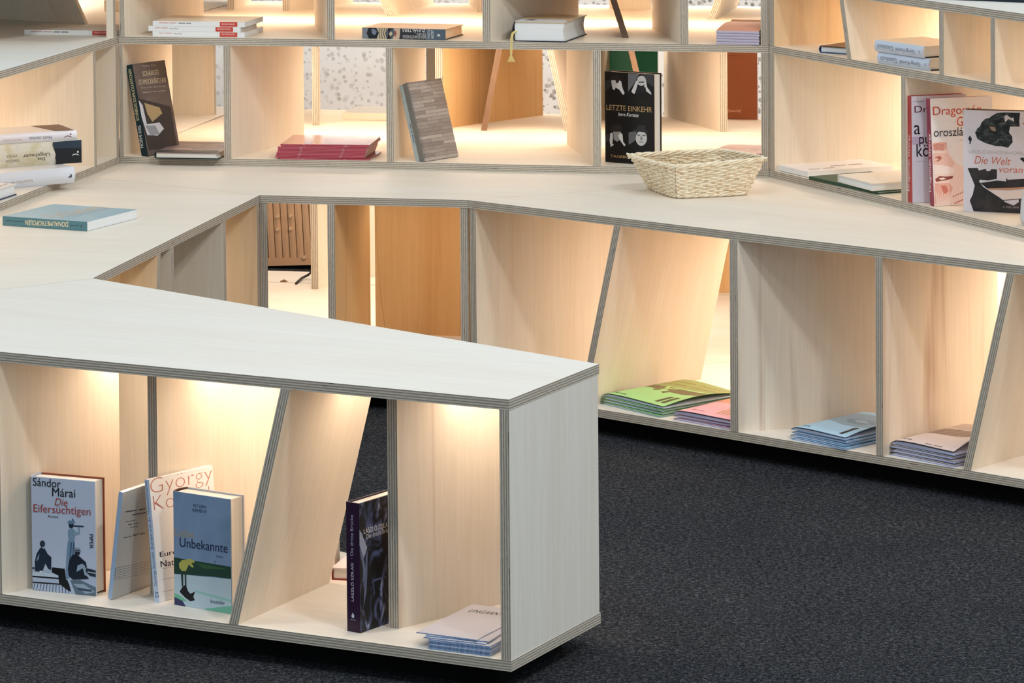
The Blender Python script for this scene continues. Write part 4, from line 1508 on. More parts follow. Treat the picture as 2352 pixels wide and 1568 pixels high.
# --- left bookcase ------------------------------------------------
z10 = zoomer(0, 0, 7.84)
t_ = 0.0125
M4, L = lay_spine((55.7, 79.7), (268, 82.3), ZS, t_, 0.15)
bk = book('paperback_book', 'single white book with a red spine patch on the left bookcase', M4, 0.16, L, t_, plain(226, 212, 198, 0.45), wht, None, PAGES_W, False, group='white books with a red spine patch')
fr, sp = faces(bk)
sp.poly(red_, [(0.05, 0.05), (0.95, 0.05), (0.95, 0.262), (0.05, 0.262)])
sp.text((250, 236, 230), 'EDITION SOLITUDE', (0.70, 0.07), (0.70, 0.24), (0.42, 0.07))
sp.scrib((60, 60, 64), (7, 6), (0.70, 0.52), (0.70, 0.68), (0.40, 0.52))
sp.scrib((214, 120, 106), (7, 9), (0.70, 0.70), (0.70, 0.93), (0.45, 0.70))
sp.done('spine_print', bk)

z11 = zoomer(0, 280, 7.84)
q = lambda *a: [z11(*p) for p in a]
# stack of three, spines towards the viewer
def stack_book(r, dirpx, z, t, L, w, label, cover, spine, back, rnd, pages=PAGES):
    b_ = P(r[0], r[1], z)
    a_ = P(dirpx[0], dirpx[1], z)
    d = (a_ - b_).normalized()
    ex = Vector((d.y, -d.x, 0))
    if ex.y < 0:
        ex = -ex
    ey = Vector((0, 0, -1))
    ez = ex.cross(ey)
    return book('hardcover_book', label, axes(b_ + Vector((0, 0, t)), ex, ey, ez), w, L, t, cover, spine, back, pages, True, rnd, group='books stacked in the left bookcase')


silver = plain(220, 220, 226, 0.3)
bk = stack_book((170, 419), (36, 431.5), ZF, 0.0375, 0.215, 0.135, 'white hardcover with a grey rounded spine, lowest of the left bookcase stack', plain(236, 230, 228, 0.35), silver, plain(214, 212, 212, 0.4), 0.007)
fr, sp = faces(bk, None, [z11(0, 850), z11(1345, 790), z11(1345, 1075), z11(0, 1210)], ((1, 0.79), (1, 0), (0, 0), (0, 0.79)), bulge=0.0072)
sp.text((196, 180, 158), 'Terézia Mora', z11(560, 1000), z11(165, 1040), z11(560, 1055))
sp.text((60, 62, 70), 'Alle Tage', z11(130, 1045), z11(-150, 1072), z11(132, 1096), 0, 0.01)
sp.poly((40, 48, 60), q((1232, 960), (1232, 980), (1285, 975), (1285, 918), (1262, 920), (1262, 955)))
sp.done('spine_print', bk)
zz = ZF + 0.0377
bk = stack_book((186, 372.5), (0, 386.5), zz, 0.054, 0.222, 0.14, 'thick hardcover with a beige and black spine, middle of the left bookcase stack', plain(222, 214, 196, 0.4), mottled('beige_stained_spine', [(206, 194, 160), (222, 214, 196), (208, 204, 200)], (14, 14, 14), 0.4), plain(200, 192, 176, 0.4), 0.006)
fr, sp = faces(bk, None, [z11(0, 400), z11(1452, 340), z11(1452, 722), z11(0, 838)], ((1, 0.83), (1, 0), (0, 0), (0, 0.83)), bulge=0.0062)
sp.poly((30, 32, 36), q((925, 366), (1448, 340), (1448, 722), (985, 756), (985, 690), (968, 640), (978, 590), (940, 460), (928, 420)))
sp.poly((42, 58, 74), q((932, 366), (1448, 342), (1448, 470), (950, 480)))
sp.text((104, 82, 56), 'Ungeheuer', z11(866, 528), z11(318, 562), z11(866, 614), 0, 0.01)
sp.text((104, 82, 56), 'Das', z11(770, 630), z11(628, 640), z11(770, 684), 0, 0.01)
sp.text((150, 140, 120), 'TERÉZIA', z11(250, 660), z11(-60, 690), z11(250, 718))
sp.text((150, 140, 120), 'MORA', z11(190, 572), z11(-40, 590), z11(190, 632))
sp.poly((236, 234, 230), q((1275, 605), (1310, 575), (1360, 572), (1398, 592), (1396, 600), (1355, 586), (1315, 588), (1285, 607)))
sp.ell((236, 234, 230), z11(1382, 542), 1.9, 2.2)
sp.done('spine_print', bk)
zz += 0.0542
bk = stack_book((176, 320.5), (0, 331), zz, 0.0225, 0.21, 0.13, 'slim white hardcover with a brown patch, topmost of the left bookcase stack', plain(238, 226, 216, 0.35), plain(236, 230, 236, 0.35), plain(28, 30, 40, 0.4), 0.004)
fr, sp = faces(bk, None, [z11(0, 195), z11(1400, 180), z11(1400, 318), z11(0, 396)], ((1, 0.83), (1, 0), (0, 0), (0, 0.83)), bulge=0.0042)
fr.poly((128, 96, 78), [(0.0, 0.02), (1.0, 0.02), (1.0, 0.36), (0.0, 0.24)])
sp.text((110, 108, 118), 'Nicht sterben', z11(1012, 250), z11(580, 262), z11(1012, 302))
sp.text((206, 180, 172), 'TERÉZIA MORA', z11(440, 288), z11(-60, 305), z11(440, 330))
sp.poly((96, 40, 50), q((1210, 282), (1245, 255), (1285, 252), (1325, 270), (1322, 278), (1282, 262), (1245, 265), (1218, 284)))
sp.ell((96, 40, 50), z11(1312, 232), 1.3, 1.5)
fr.done('cover_print', bk)
sp.done('spine_print', bk)
# white book with navy boards at the frame's left edge
a_ = P(38, 447.5, ZF)
d = (P(0, 460, ZF) - a_).normalized()
ex = -d
ey = Vector((0, 0, -1))
ez = ex.cross(ey)
t_ = 0.0265
bk = book('hardcover_book', 'white book with navy board edges at the left edge, in front of the stacked books', axes(a_ + Vector((0, 0, t_)) + d * 0.14, ex, ey, ez), 0.14, 0.15, t_, plain(232, 226, 224, 0.35), plain(50, 54, 90, 0.4), plain(50, 54, 90, 0.4), PAGES_W, True, 0.004)
fr, sp = faces(bk)
fr.scrib((170, 150, 150), (2, 2), (0.62, 0.10), (0.93, 0.10), (0.62, 0.2))
fr.done('cover_print', bk)

# --- blue book on the left bench ------------------------------------------------
z12 = zoomer(0, 450, 6.918)
q = lambda *a: [z12(*p) for p in a]
t_ = 0.0205
M4, L = lay_spine((6, 517.5), (200, 531), ZC + 0.0004, t_, 0.2)
blue = mottled('dusty_blue_cover', [(150, 178, 188), (166, 190, 198)], (5, 5, 5), 0.35)
bk = book('paperback_book', 'dusty blue paperback with cream spine lettering lying on the left bench', M4, 0.202, L, t_, blue, plain(88, 128, 138, 0.35), blue, PAGES_W, False)
fr, sp = faces(bk, [z12(40, 300), z12(1385, 412), z12(2275, 205), z12(960, 100)], [z12(38, 300), z12(1385, 412), z12(1385, 560), z12(45, 445)], INV, ((0, 1), (0, 0), (1, 0), (1, 1)))
sp.text((238, 220, 176), 'DONAUMETROPOLEN', z12(1082, 410), z12(402, 368), z12(1080, 488), 0, 0.022)
sp.scrib((44, 74, 84), (14, 2, 7), z12(385, 388), z12(95, 366), z12(385, 408))
sp.scrib((44, 74, 84), (7, 5), z12(1255, 462), z12(1112, 455), z12(1255, 486))
sp.text((44, 74, 84), 'j', z12(1305, 455), z12(1285, 453), z12(1302, 510))
fr.text((196, 176, 152), 'DONAU', z12(660, 300), z12(1640, 150), z12(940, 340), 0, 0.02)
for k in range(2):
    fr.poly((126, 158, 170), q((980 + k * 90, 345 + k * 10), (1740 + k * 90, 168 + k * 8), (1750 + k * 90, 170 + k * 8), (1000 + k * 90, 347 + k * 10)))
fr.done('cover_print', bk)
sp.done('spine_print', bk)

# --- right bookcase, lower storey ------------------------------------------------
z13 = zoomer(2060, 200, 5.226)
q = lambda *a: [z13(*p) for p in a]
pinkw = plain(242, 234, 232, 0.35)
# first red-spined book
a0 = P(2096, 466.5, ZF)
ex = Vector((0.954, 0.302, 0)).normalized()
ey, ez = lean_pose(a0, ex, -1.2, ZF)
bk = book('hardcover_book', 'red-spined hardcover with a pale lilac cover, standing in the right bookcase', axes(a0 + Vector((0, 0, 0.0003)), ex, ey, ez), 0.132, 0.237, 0.023,
          plain(222, 216, 228, 0.35), plain(176, 54, 56, 0.35), plain(176, 54, 56, 0.35), PAGES_W, True, 0.0, group='standing books in the right bookcase')
fr, sp = faces(bk, q((180, 140), (818, 95), (840, 1330), (190, 1390)), q((103, 132), (180, 140), (190, 1390), (122, 1392)))
sp.text((244, 236, 236), 'Dragomán György', z13(146, 1272), z13(154, 625), z13(116, 1274), 0, 0.02)
sp.text((110, 24, 30), 'A pusztítás könyve', z13(138, 460), z13(138, 270), z13(112, 462))
fr.text((70, 30, 40), 'A FEHÉR', z13(206, 206), z13(330, 200), z13(206, 190))
fr.text((96, 24, 36), 'Dragomán', z13(218, 352), z13(800, 312), z13(216, 250), 0, 0.0)
fr.text((20, 20, 22), 'a', z13(212, 580), z13(284, 576), z13(210, 470), 0, 0.004)
fr.poly((196, 178, 200), q((186, 610), (330, 600), (330, 690), (188, 700)))
fr.text((20, 20, 22), 'pusztítás', z13(272, 724), z13(760, 690), z13(270, 575), 0, 0.004)
fr.text((20, 20, 22), 'könyve', z13(240, 890), z13(700, 860), z13(238, 690), 0, 0.004)
fr.text((120, 110, 124), 'magvető', z13(240, 900), z13(330, 894), z13(240, 888))
fr.done('cover_print', bk)
sp.done('spine_print', bk)
# second red-spined book with a stone lion
a0 = P(2146, 474, ZF)
ey, ez = lean_pose(a0, ex, -5.2, ZF)
bk = book('hardcover_book', 'white hardcover with a reddish lion head and dark red spine in the right bookcase', axes(a0 + Vector((0, 0, 0.0003)), ex, ey, ez), 0.150, 0.237, 0.022,
          pinkw, plain(150, 52, 72, 0.35), plain(178, 56, 58, 0.35), PAGES_W, True, 0.0, group='standing books in the right bookcase')
fr, sp = faces(bk, q((325, 160), (1090, 120), (1140, 1385), (435, 1432)), q((272, 172), (325, 160), (435, 1432), (395, 1440)))
sp.text((244, 236, 236), 'Dragomán György', z13(404, 1308), z13(362, 660), z13(378, 1310), 0, 0.02)
sp.text((96, 24, 44), 'oroszlánkórus', z13(346, 610), z13(316, 300), z13(322, 612))
sal_, dr_ = (232, 176, 160), (186, 104, 88)
fr.poly((246, 216, 206), q((400, 700), (550, 700), (580, 820), (670, 950), (800, 1000), (1100, 1040), (1130, 1380), (430, 1430)))
fr.poly(sal_, q((382, 715), (480, 695), (550, 705), (550, 780), (500, 800), (390, 800)))
for i in range(6):
    fr.poly(dr_, q((390 + i * 4, 735 + i * 12), (450, 712 + i * 14), (520, 730 + i * 13), (515, 734 + i * 13), (452, 718 + i * 14), (394 + i * 4, 740 + i * 12)))
fr.poly((238, 196, 182), q((395, 830), (560, 830), (660, 950), (600, 1000), (500, 960), (400, 960)))
fr.poly(dr_, q((410, 880), (480, 860), (500, 890), (470, 920), (420, 930), (470, 900)))
fr.poly((250, 230, 222), q((420, 970), (580, 980), (650, 1010), (640, 1060), (430, 1080)))
fr.poly((146, 74, 62), q((432, 1130), (480, 1095), (560, 1100), (640, 1090), (630, 1120), (560, 1140), (500, 1150), (445, 1160)))
fr.poly((250, 236, 230), q((470, 1120), (530, 1110), (560, 1125), (500, 1138)))
fr.poly(sal_, q((430, 1180), (600, 1170), (640, 1230), (600, 1330), (480, 1420), (435, 1400)))
fr.poly((206, 120, 104), q((500, 1200), (560, 1200), (590, 1260), (540, 1310)))
for i in range(7):
    fr.poly((236, 206, 196), q((440 + i * 26, 1270 + (i % 3) * 20), (452 + i * 26, 1270 + (i % 3) * 20), (480 + i * 16, 1420), (462 + i * 16, 1422)))
for i in range(6):
    fr.poly(dr_, q((640 + i * 26, 1320 - i * 12), (656 + i * 26, 1310 - i * 12), (662 + i * 26, 1318 - i * 12), (646 + i * 26, 1330 - i * 12)))
    fr.poly(dr_, q((660 + i * 26, 1400 - i * 12), (676 + i * 26, 1380 - i * 12), (684 + i * 26, 1386 - i * 12), (668 + i * 26, 1408 - i * 12)))
fr.text((206, 82, 64), 'Dragomán', z13(374, 405), z13(960, 372), z13(366, 265), 0, 0.002)
fr.text((206, 82, 64), 'György', z13(668, 540), z13(1010, 520), z13(664, 388), 0, 0.002)
fr.text((52, 44, 48), 'oroszlánkórus', z13(392, 636), z13(1080, 600), z13(388, 532), 0, 0.0)
fr.text((196, 150, 140), 'magvető', z13(702, 680), z13(782, 676), z13(702, 664))
fr.done('cover_print', bk)
sp.done('spine_print', bk)
# third book: wreck and ship
bl, br = (2213, 485.5), (2362, 491)
o, ex, ey, ez, w = standing(bl, br, ZF)
bk = book('hardcover_book', 'pale lilac hardcover with a dark ship wreck on its cover, rightmost in the right bookcase', axes(o, ex, ey, ez), w, 0.2225, 0.026,
          plain(212, 206, 214, 0.3), plain(206, 200, 208, 0.3), plain(120, 90, 74, 0.4), PAGES, True, 0.0, group='standing books in the right bookcase')
fr, sp = faces(bk, [(2213, 253), z13(1578, 290), br, bl])
rock = mottled('ship_photo', [(22, 22, 24), (40, 44, 46), (70, 78, 78), (120, 104, 92)], (60, 60, 90), 0.35, 5, 0.40, 0.72)
hull = mottled('hull_photo', [(28, 26, 28), (40, 37, 38), (56, 50, 50)], (30, 30, 30), 0.35, 4)
fr.poly(rock, q((1060, 380), (1110, 372), (1140, 345), (1200, 310), (1290, 302), (1480, 305), (1470, 400), (1475, 470), (1360, 470), (1345, 540), (1385, 590), (1390, 660), (1335, 725), (1260, 710), (1180, 705), (1060, 670), (1000, 640), (965, 620), (940, 545), (965, 500), (1000, 470), (1020, 420)))
fr.poly((206, 200, 206), q((1290, 345), (1320, 330), (1370, 370), (1400, 360), (1408, 410), (1340, 380), (1300, 420)))
fr.poly((150, 128, 110), q((1110, 470), (1180, 480), (1190, 530), (1140, 520)))
fr.poly((34, 36, 42), q((855, 620), (880, 580), (902, 625), (890, 660), (884, 684), (872, 684), (876, 655)))
fr.poly((160, 120, 104), q((1505, 440), (1545, 400), (1560, 450)))
fr.poly((30, 34, 32), q((1475, 855), (1510, 840), (1570, 880), (1570, 940)))
fr.poly(hull, q((850, 972), (970, 970), (985, 1000), (1065, 980), (1080, 1010), (1120, 1005), (1130, 985), (1200, 985), (1200, 1100), (1090, 1120), (1000, 1110), (985, 1130), (1040, 1200), (1240, 1330), (1300, 1380), (1400, 1420), (1540, 1330), (1570, 1340), (1578, 1520), (920, 1490), (875, 1360), (910, 1290), (935, 1180)))
fr.poly(hull, q((1000, 1150), (1200, 1120), (1310, 1130), (1315, 1085), (1330, 1110), (1578, 1095), (1578, 1190), (1400, 1205), (1080, 1215)))
fr.poly((188, 140, 112), q((1080, 1215), (1400, 1205), (1578, 1190), (1578, 1215), (1350, 1238), (1100, 1230)))
fr.poly((226, 212, 208), q((1110, 1240), (1360, 1245), (1578, 1230), (1578, 1320), (1540, 1330), (1400, 1345), (1300, 1350), (1230, 1320)))
fr.poly((60, 50, 48), q((1460, 1350), (1500, 1340), (1505, 1420), (1470, 1420)))
fr.poly((60, 52, 50), q((1250, 1355), (1578, 1330), (1578, 1338), (1255, 1364)))
fr.text((176, 168, 166), 'LÁSZLÓ KRASZNAHORKAI', z13(866, 796), z13(1566, 812), z13(866, 745))
fr.text((206, 110, 88), 'Die Welt', z13(930, 918), z13(1366, 935), z13(930, 826), 0.28)
fr.text((206, 110, 88), 'voran', z13(1228, 1022), z13(1514, 1032), z13(1228, 968), 0.28)
fr.text((170, 160, 158), 'S. FISCHER', z13(1272, 1448), z13(1468, 1456), z13(1272, 1426))
fr.done('cover_print', bk)

# three flat ones
ta = [P(1785, 391, ZF), P(1855, 407.5, ZF)]
d_ = (ta[1] - ta[0]).normalized()
n_ = Vector((-d_.y, d_.x, 0))
b0 = P(2055, 388, ZF) - ta[1]
L2 = 0.21
t_ = 0.0135
bk = book('paperback_book', 'white paperback with grey lettering lying at the left end of the right bookcase', axes(ta[0] + Vector((0, 0, t_)), d_, Vector((0, 0, -1)), d_.cross(Vector((0, 0, -1)))), (ta[1] - ta[0]).length, L2 + 0.02, t_,
          plain(240, 234, 232, 0.4), plain(226, 222, 226, 0.4), plain(60, 60, 66, 0.4), PAGES_W, False)
fr, sp = faces(bk)
fr.scrib((120, 112, 112), (10, 9), (0.62, 0.42), (0.62, 0.80), (0.48, 0.42))
fr.scrib((150, 142, 142), (4, 4), (0.8, 0.1), (0.8, 0.4), (0.66, 0.1))
fr.done('cover_print', bk)
ga, gb = P(1858, 412, ZF), P(2014, 446.5, ZF)
d_ = (gb - ga).normalized()
n_ = Vector((-d_.y, d_.x, 0))
t_ = 0.0075
bk = book('hardcover_book', 'dark green hardcover lying under the cream book in the right bookcase', axes(gb + Vector((0, 0, t_)), n_, Vector((0, 0, -1)), n_.cross(Vector((0, 0, -1)))), 0.17, (gb - ga).length, t_,
          plain(34, 78, 62, 0.45), plain(30, 68, 54, 0.45), None, PAGES, True, 0.0)
ca = P(1924, 418, ZF + t_)
cb = P(2004, 439, ZF + t_)
d_ = (cb - ca).normalized()
n_ = Vector((-d_.y, d_.x, 0))
t2 = 0.0175
bk = book('hardcover_book', 'cream hardcover lying on top of the green book in the right bookcase', axes(ca + Vector((0, 0, t2 + 0.0002)), d_, Vector((0, 0, -1)), d_.cross(Vector((0, 0, -1)))), (cb - ca).length, 0.19, t2,
          plain(240, 228, 214, 0.5), plain(236, 224, 210, 0.5), None, PAGES_W, True, 0.0)
# pale paper holder at the frame's right edge
mb = MB()
K = 14
for i in range(K):
    a1, a2 = math.pi * i / K, math.pi * (i + 1) / K
    for r0, r1, zz0, zz1 in ((0.020, 0.026, 0.0, 0.012), (0.026, 0.024, 0.012, 0.05), (0.024, 0.018, 0.05, 0.075)):
        for s_ in (1, -1):
            qd = [(r0 * math.cos(a1), s_ * r0 * math.sin(a1), zz0), (r0 * math.cos(a2), s_ * r0 * math.sin(a2), zz0), (r1 * math.cos(a2), s_ * r1 * math.sin(a2), zz1), (r1 * math.cos(a1), s_ * r1 * math.sin(a1), zz1)]
            mb.face(qd if s_ > 0 else qd[::-1])
ob = mb.build('paper_cup', plain(206, 204, 206, 0.5), None, None, True)
c_ = P(2371, 517, ZF)
ob.location = c_
tag(ob, 'pale grey cup at the right edge, in front of the ship wreck book', 'cup')

# --- right bookcase, upper storey ------------------------------------------------
z14 = zoomer(1880, 0, 4.983)
ga, gb = P(1884, 121, ZS), P(1960, 126.5, ZS)
d_ = (gb - ga).normalized()
t_ = 0.0165
bk = book('hardcover_book', 'slim dark book with a blue spine behind the slanted divider of the right bookcase', axes(ga + Vector((0, 0, t_)), d_, Vector((0, 0, -1)), d_.cross(Vector((0, 0, -1)))), 0.10, 0.16, t_,
          plain(92, 64, 48, 0.4), plain(44, 66, 110, 0.4), plain(60, 80, 120, 0.4), PAGES_W, True, 0.004)
slv = plain(206, 212, 226, 0.28, 0.5)
for i, (l, r, lab) in enumerate((((2018, 145.5), (2137, 163), 'lower of two silver-spined hardcovers in the upper storey of the right bookcase'),
                                 ((2012, 145), (2123, 161.5), 'upper of two silver-spined hardcovers in the upper storey of the right bookcase'))):
    t_ = 0.0265
    a_, b_ = P(l[0], l[1], ZS), P(r[0], r[1], ZS)
    d = (a_ - b_).normalized()
    ex = Vector((d.y, -d.x, 0))
    if ex.x < 0:
        ex = -ex
    ey = Vector((0, 0, -1))
    ez = ex.cross(ey)
    bk = book('hardcover_book', lab, axes(b_ + Vector((0, 0, t_ + i * (t_ + 0.0002))), ex, ey, ez), 0.13, (a_ - b_).length, t_, plain(232, 218, 200, 0.35), slv, plain(30, 28, 28, 0.4), PAGES, True, 0.005, group='silver-spined hardcovers')
    y = 0 if i == 0 else -112
    x = 0 if i == 0 else -60
    fr, sp = faces(bk, bulge=0.0052)
    sp.text((128, 134, 150), 'György Konrád', (0.68, 0.16), (0.68, 0.55), (0.28, 0.16))
    sp.text((140, 146, 160), 'Gästebuch', (0.68, 0.60), (0.68, 0.93), (0.28, 0.60))
    sp.text((150, 156, 170), 's', (0.6, 0.05), (0.6, 0.08), (0.4, 0.05))
    sp.done('spine_print', bk)
# dark book on the top board
oa, ob_ = P(2200, 0.5, Z2), P(2352, 6.5, Z2)
d_ = (ob_ - oa).normalized()
n_ = Vector((-d_.y, d_.x, 0))
bk = book('portfolio', 'dark navy portfolio lying on the top board at the upper right', axes(oa - d_ * 0.10 + Vector((0, 0, 0.0122)), n_, Vector((0, 0, -1)), n_.cross(Vector((0, 0, -1)))), 0.25, 0.36, 0.012, plain(22, 34, 46, 0.4), None, None, PAGES_W, True, 0.0, cat='portfolio')
bk.matrix_world = axes(oa + d_ * 0.30 + Vector((0, 0, 0.0122)), n_, Vector((0, 0, -1)), n_.cross(Vector((0, 0, -1))))

# --- booklets in the right bench ------------------------------------------------
LEAF = plain(204, 206, 226, 0.5)


class Bow:
    """height of a slightly open booklet above its base: fold at x = 0, open fore edge at x = 1"""
    def __init__(s, t, belly, gap):
        s.t, s.belly, s.gap = t, belly, gap

    def h(s, a, b):
        a, b = min(max(a, 0), 1), min(max(b, 0), 1)
        return s.t * min(1.0, a * 14 + 0.35) + s.belly * math.sin(math.pi * a ** 0.62) * (0.55 + 0.45 * b) + s.gap * a ** 3 * math.sin(math.pi * min(1, b * 0.9 + 0.05))


KX, KY = 12, 5


def sheet(mb, W_, D_, hf, th, mi=0, inset=0.0):
    for i in range(KX):
        for j in range(KY):
            c = [(i / KX, j / KY), ((i + 1) / KX, j / KY), ((i + 1) / KX, (j + 1) / KY), (i / KX, (j + 1) / KY)]
            pt = [(inset * W_ * 0 + a * (W_ - inset), inset * 0.5 + b * (D_ - inset), hf(a, b)) for a, b in c]
            mb.face(pt, mi)
            mb.face([(x, y, z - th) for x, y, z in pt][::-1], mi)
            if j == 0:
                mb.face([(pt[0][0], pt[0][1], pt[0][2] - th), (pt[1][0], pt[1][1], pt[1][2] - th), pt[1], pt[0]], mi)
            if i == KX - 1:
                mb.face([(pt[1][0], pt[1][1], pt[1][2] - th), (pt[2][0], pt[2][1], pt[2][2] - th), pt[2], pt[1]], mi)
            if i == 0:
                mb.face([(pt[3][0], pt[3][1], pt[3][2] - th), (pt[0][0], pt[0][1], pt[0][2] - th), pt[0], pt[3]], mi)


def booklet(label, o, d, n, W_, D_, bow, cov, edge, group):
    root = tag(empty('booklet', mat=axes(o, d, n, Vector((0, 0, 1)))), label, 'booklet', group)
    mb = MB()
    sheet(mb, W_, D_, bow.h, 0.0006)
    sheet(mb, W_, D_, lambda a, b: 0.0006, 0.0006, 1)
    # rounded fold joining the two covers
    h0 = bow.h(0, 0)
    for j in range(KY):
        y0, y1 = D_ * j / KY, D_ * (j + 1) / KY
        za, zb_ = bow.h(0, j / KY), bow.h(0, (j + 1) / KY)
        mb.face([(0, y0, 0), (0, y0, za), (0, y1, zb_), (0, y1, 0)], 0)
    mb.build('cover', [cov, edge], root)
    pg = MB()
    for f_ in (0.22, 0.40, 0.58, 0.78):
        sheet(pg, W_, D_, lambda a, b: 0.0008 + (bow.t * min(1.0, a * 14 + 0.35) - 0.0016) * f_ + (bow.h(a, b) - bow.t * min(1.0, a * 14 + 0.35)) * (max(0.0, f_ - 0.2) * (1 - a) ** 0.6), 0.0007, 0, 0.002)
    pg.build('page_block', LEAF, root)
    return root


def booklet_pile(base, d, n, W_, D_, cnt, cov, edge, labels, group, deco, t=0.0042, belly=0.006, gap=0.006):
    zz = ZB
    for i in range(cnt):
        tp = i == cnt - 1
        an = random.uniform(-.02, .02) if not tp else 0.0
        d2 = d * math.cos(an) + n * math.sin(an)
        n2 = Vector((-d2.y, d2.x, 0))
        o = base + d * random.uniform(-.005, .002) + n * random.uniform(-.003, .003)
        o.z = zz
        bw = Bow(t, belly, gap) if tp else Bow(t, belly * 0.25, 0.0)
        r_ = booklet(labels[i], o, d2, n2, W_, D_, bw, cov, edge, group)
        zz += t + (0 if tp else belly * 0.25) + 0.0002
        if tp:
            deco(r_, W_, D_, bw)


class Curved(Face):
    """print that follows the bowed cover of a booklet"""
    def __init__(s, W_, D_, bow):
        Face.__init__(s, (0, 0, 0), (W_, 0, 0), (0, D_, 0))
        s.bow = bow

    def pt(s, a, b):
        i, j = min(int(max(a, 0) * KX), KX - 1), min(int(max(b, 0) * KY), KY - 1)
        u, v = a * KX - i, b * KY - j
        hh = lambda p, r: s.bow.h(p / KX, r / KY)
        z = (hh(i, j) * (1 - u) + hh(i + 1, j) * u) * (1 - v) + (hh(i, j + 1) * (1 - u) + hh(i + 1, j + 1) * u) * v
        p = s.o + s.A * a + s.B * b
        return Vector((p.x, p.y, z + 0.0001 + 0.00003 * s.lay))

    def poly(s, col, pts, clip=True):
        for i in range(KX):
            cx = clipc(clipc(pts, 0, i / KX, True), 0, (i + 1) / KX, False)
            if len(cx) < 3:
                continue
            for j in range(KY):
                c = clipc(clipc(cx, 1, j / KY, True), 1, (j + 1) / KY, False)
                if len(c) > 2:
                    s.lay_keep = s.lay
                    Face.poly(s, col, c)
                    s.lay = s.lay_keep
        s.lay += 1


def clipc(pts, ax, y, above):
    out = []
    n = len(pts)
    for i in range(n):
        a, b = pts[i], pts[(i + 1) % n]
        ia = a[ax] >= y if above else a[ax] <= y
        ib = b[ax] >= y if above else b[ax] <= y
        if ia:
            out.append(a)
        if ia != ib:
            t = (y - a[ax]) / (b[ax] - a[ax])
            p = [a[0] + (b[0] - a[0]) * t, a[1] + (b[1] - a[1]) * t]
            p[ax] = y
            out.append(tuple(p))
    return out


def bars(f, col, n, x0, y0, dx=0.085, w=0.05, h=0.16):
    for k in range(n):
        x = x0 + k * dx
        f.poly(col, [(x, y0), (x + w, y0), (x + w, y0 + h), (x, y0 + h)])


# local frame of a pile: d = near edge left to front corner, n = towards the back
def pile_frame(p_left, p_front, p_back=None):
    a, b = P(p_left[0], p_left[1], ZB), P(p_front[0], p_front[1], ZB)
    d = (b - a).normalized()
    n = Vector((-d.y, d.x, 0))
    return a, d, n, (b - a).length


ords = {4: ('lowest', 'second lowest', 'second from the top', 'topmost'), 3: ('lowest', 'middle', 'topmost')}
a_, d_, n_, L = pile_frame((1383, 927), (1500, 954))
grn, grnd = plain(160, 214, 138, 0.4), plain(120, 168, 150, 0.5)


def deco_green(r_, W_, D_, bow):
    f = Curved(W_, D_, bow)
    br_ = (112, 98, 62)
    f.poly((150, 160, 96), [(0.0, 0.62), (1.0, 0.66), (1.0, 1.0), (0.0, 1.0)])
    f.poly(br_, [(0.0, 0.50), (0.3, 0.47), (0.42, 0.52), (0.55, 0.44), (0.8, 0.42), (1.0, 0.46), (1.0, 0.60), (0.0, 0.62)])
    f.poly(br_, [(0.28, 0.44), (0.34, 0.40), (0.40, 0.47), (0.33, 0.48)])
    f.poly(br_, [(0.46, 0.40), (0.54, 0.36), (0.56, 0.44), (0.49, 0.47)])
    f.poly((176, 206, 128), [(0.30, 0.62), (0.36, 0.52), (0.40, 0.52), (0.52, 0.58), (0.50, 0.61), (0.40, 0.56), (0.34, 0.64)])
    f.scrib((140, 128, 70), (6, 6), (0.05, 0.72), (0.92, 0.74), (0.05, 0.80))
    f.scrib((140, 128, 70), (7, 7), (0.03, 0.84), (0.96, 0.86), (0.03, 0.93))
    f.scrib((30, 46, 30), (4, 5), (0.07, 0.08), (0.30, 0.06), (0.07, 0.13))
    bars(f, (82, 66, 44), 2, 0.76, 0.07, 0.10, 0.06, 0.22)
    f.done('cover_print', r_)


booklet_pile(a_, d_, n_, 0.205, 0.225, 4, grn, grnd, ['green booklet, %s of the green pile in the right bench' % x for x in ords[4]], 'green booklets', deco_green, 0.0042, 0.008, 0.012)
a_, d_, n_, L = pile_frame((1548, 963), (1672, 986))
pnk, pnkd = plain(232, 170, 186, 0.4), plain(176, 156, 196, 0.5)


def deco_pink(r_, W_, D_, bow):
    f = Curved(W_, D_, bow)
    f.poly((206, 140, 116), [(0.0, 0.52), (1.0, 0.50), (1.0, 0.80), (0.0, 0.80)])
    f.poly((236, 190, 196), [(0.35, 0.6), (0.5, 0.7), (0.62, 0.66), (0.5, 0.64)])
    f.scrib((150, 96, 104), (4, 5), (0.20, 0.10), (0.42, 0.09), (0.20, 0.14))
    bars(f, (196, 136, 100), 3, 0.62, 0.08, 0.09, 0.05, 0.24)
    f.done('cover_print', r_)


booklet_pile(a_, d_, n_, 0.166, 0.225, 3, pnk, pnkd, ['pink booklet, %s of the pink pile in the right bench' % x for x in ords[3]], 'pink booklets', deco_pink, 0.0050, 0.008, 0.024)
a_, d_, n_, L = pile_frame((1818, 1008), (1935, 1032))
blu, blud = plain(172, 208, 232, 0.4), plain(122, 178, 220, 0.5)


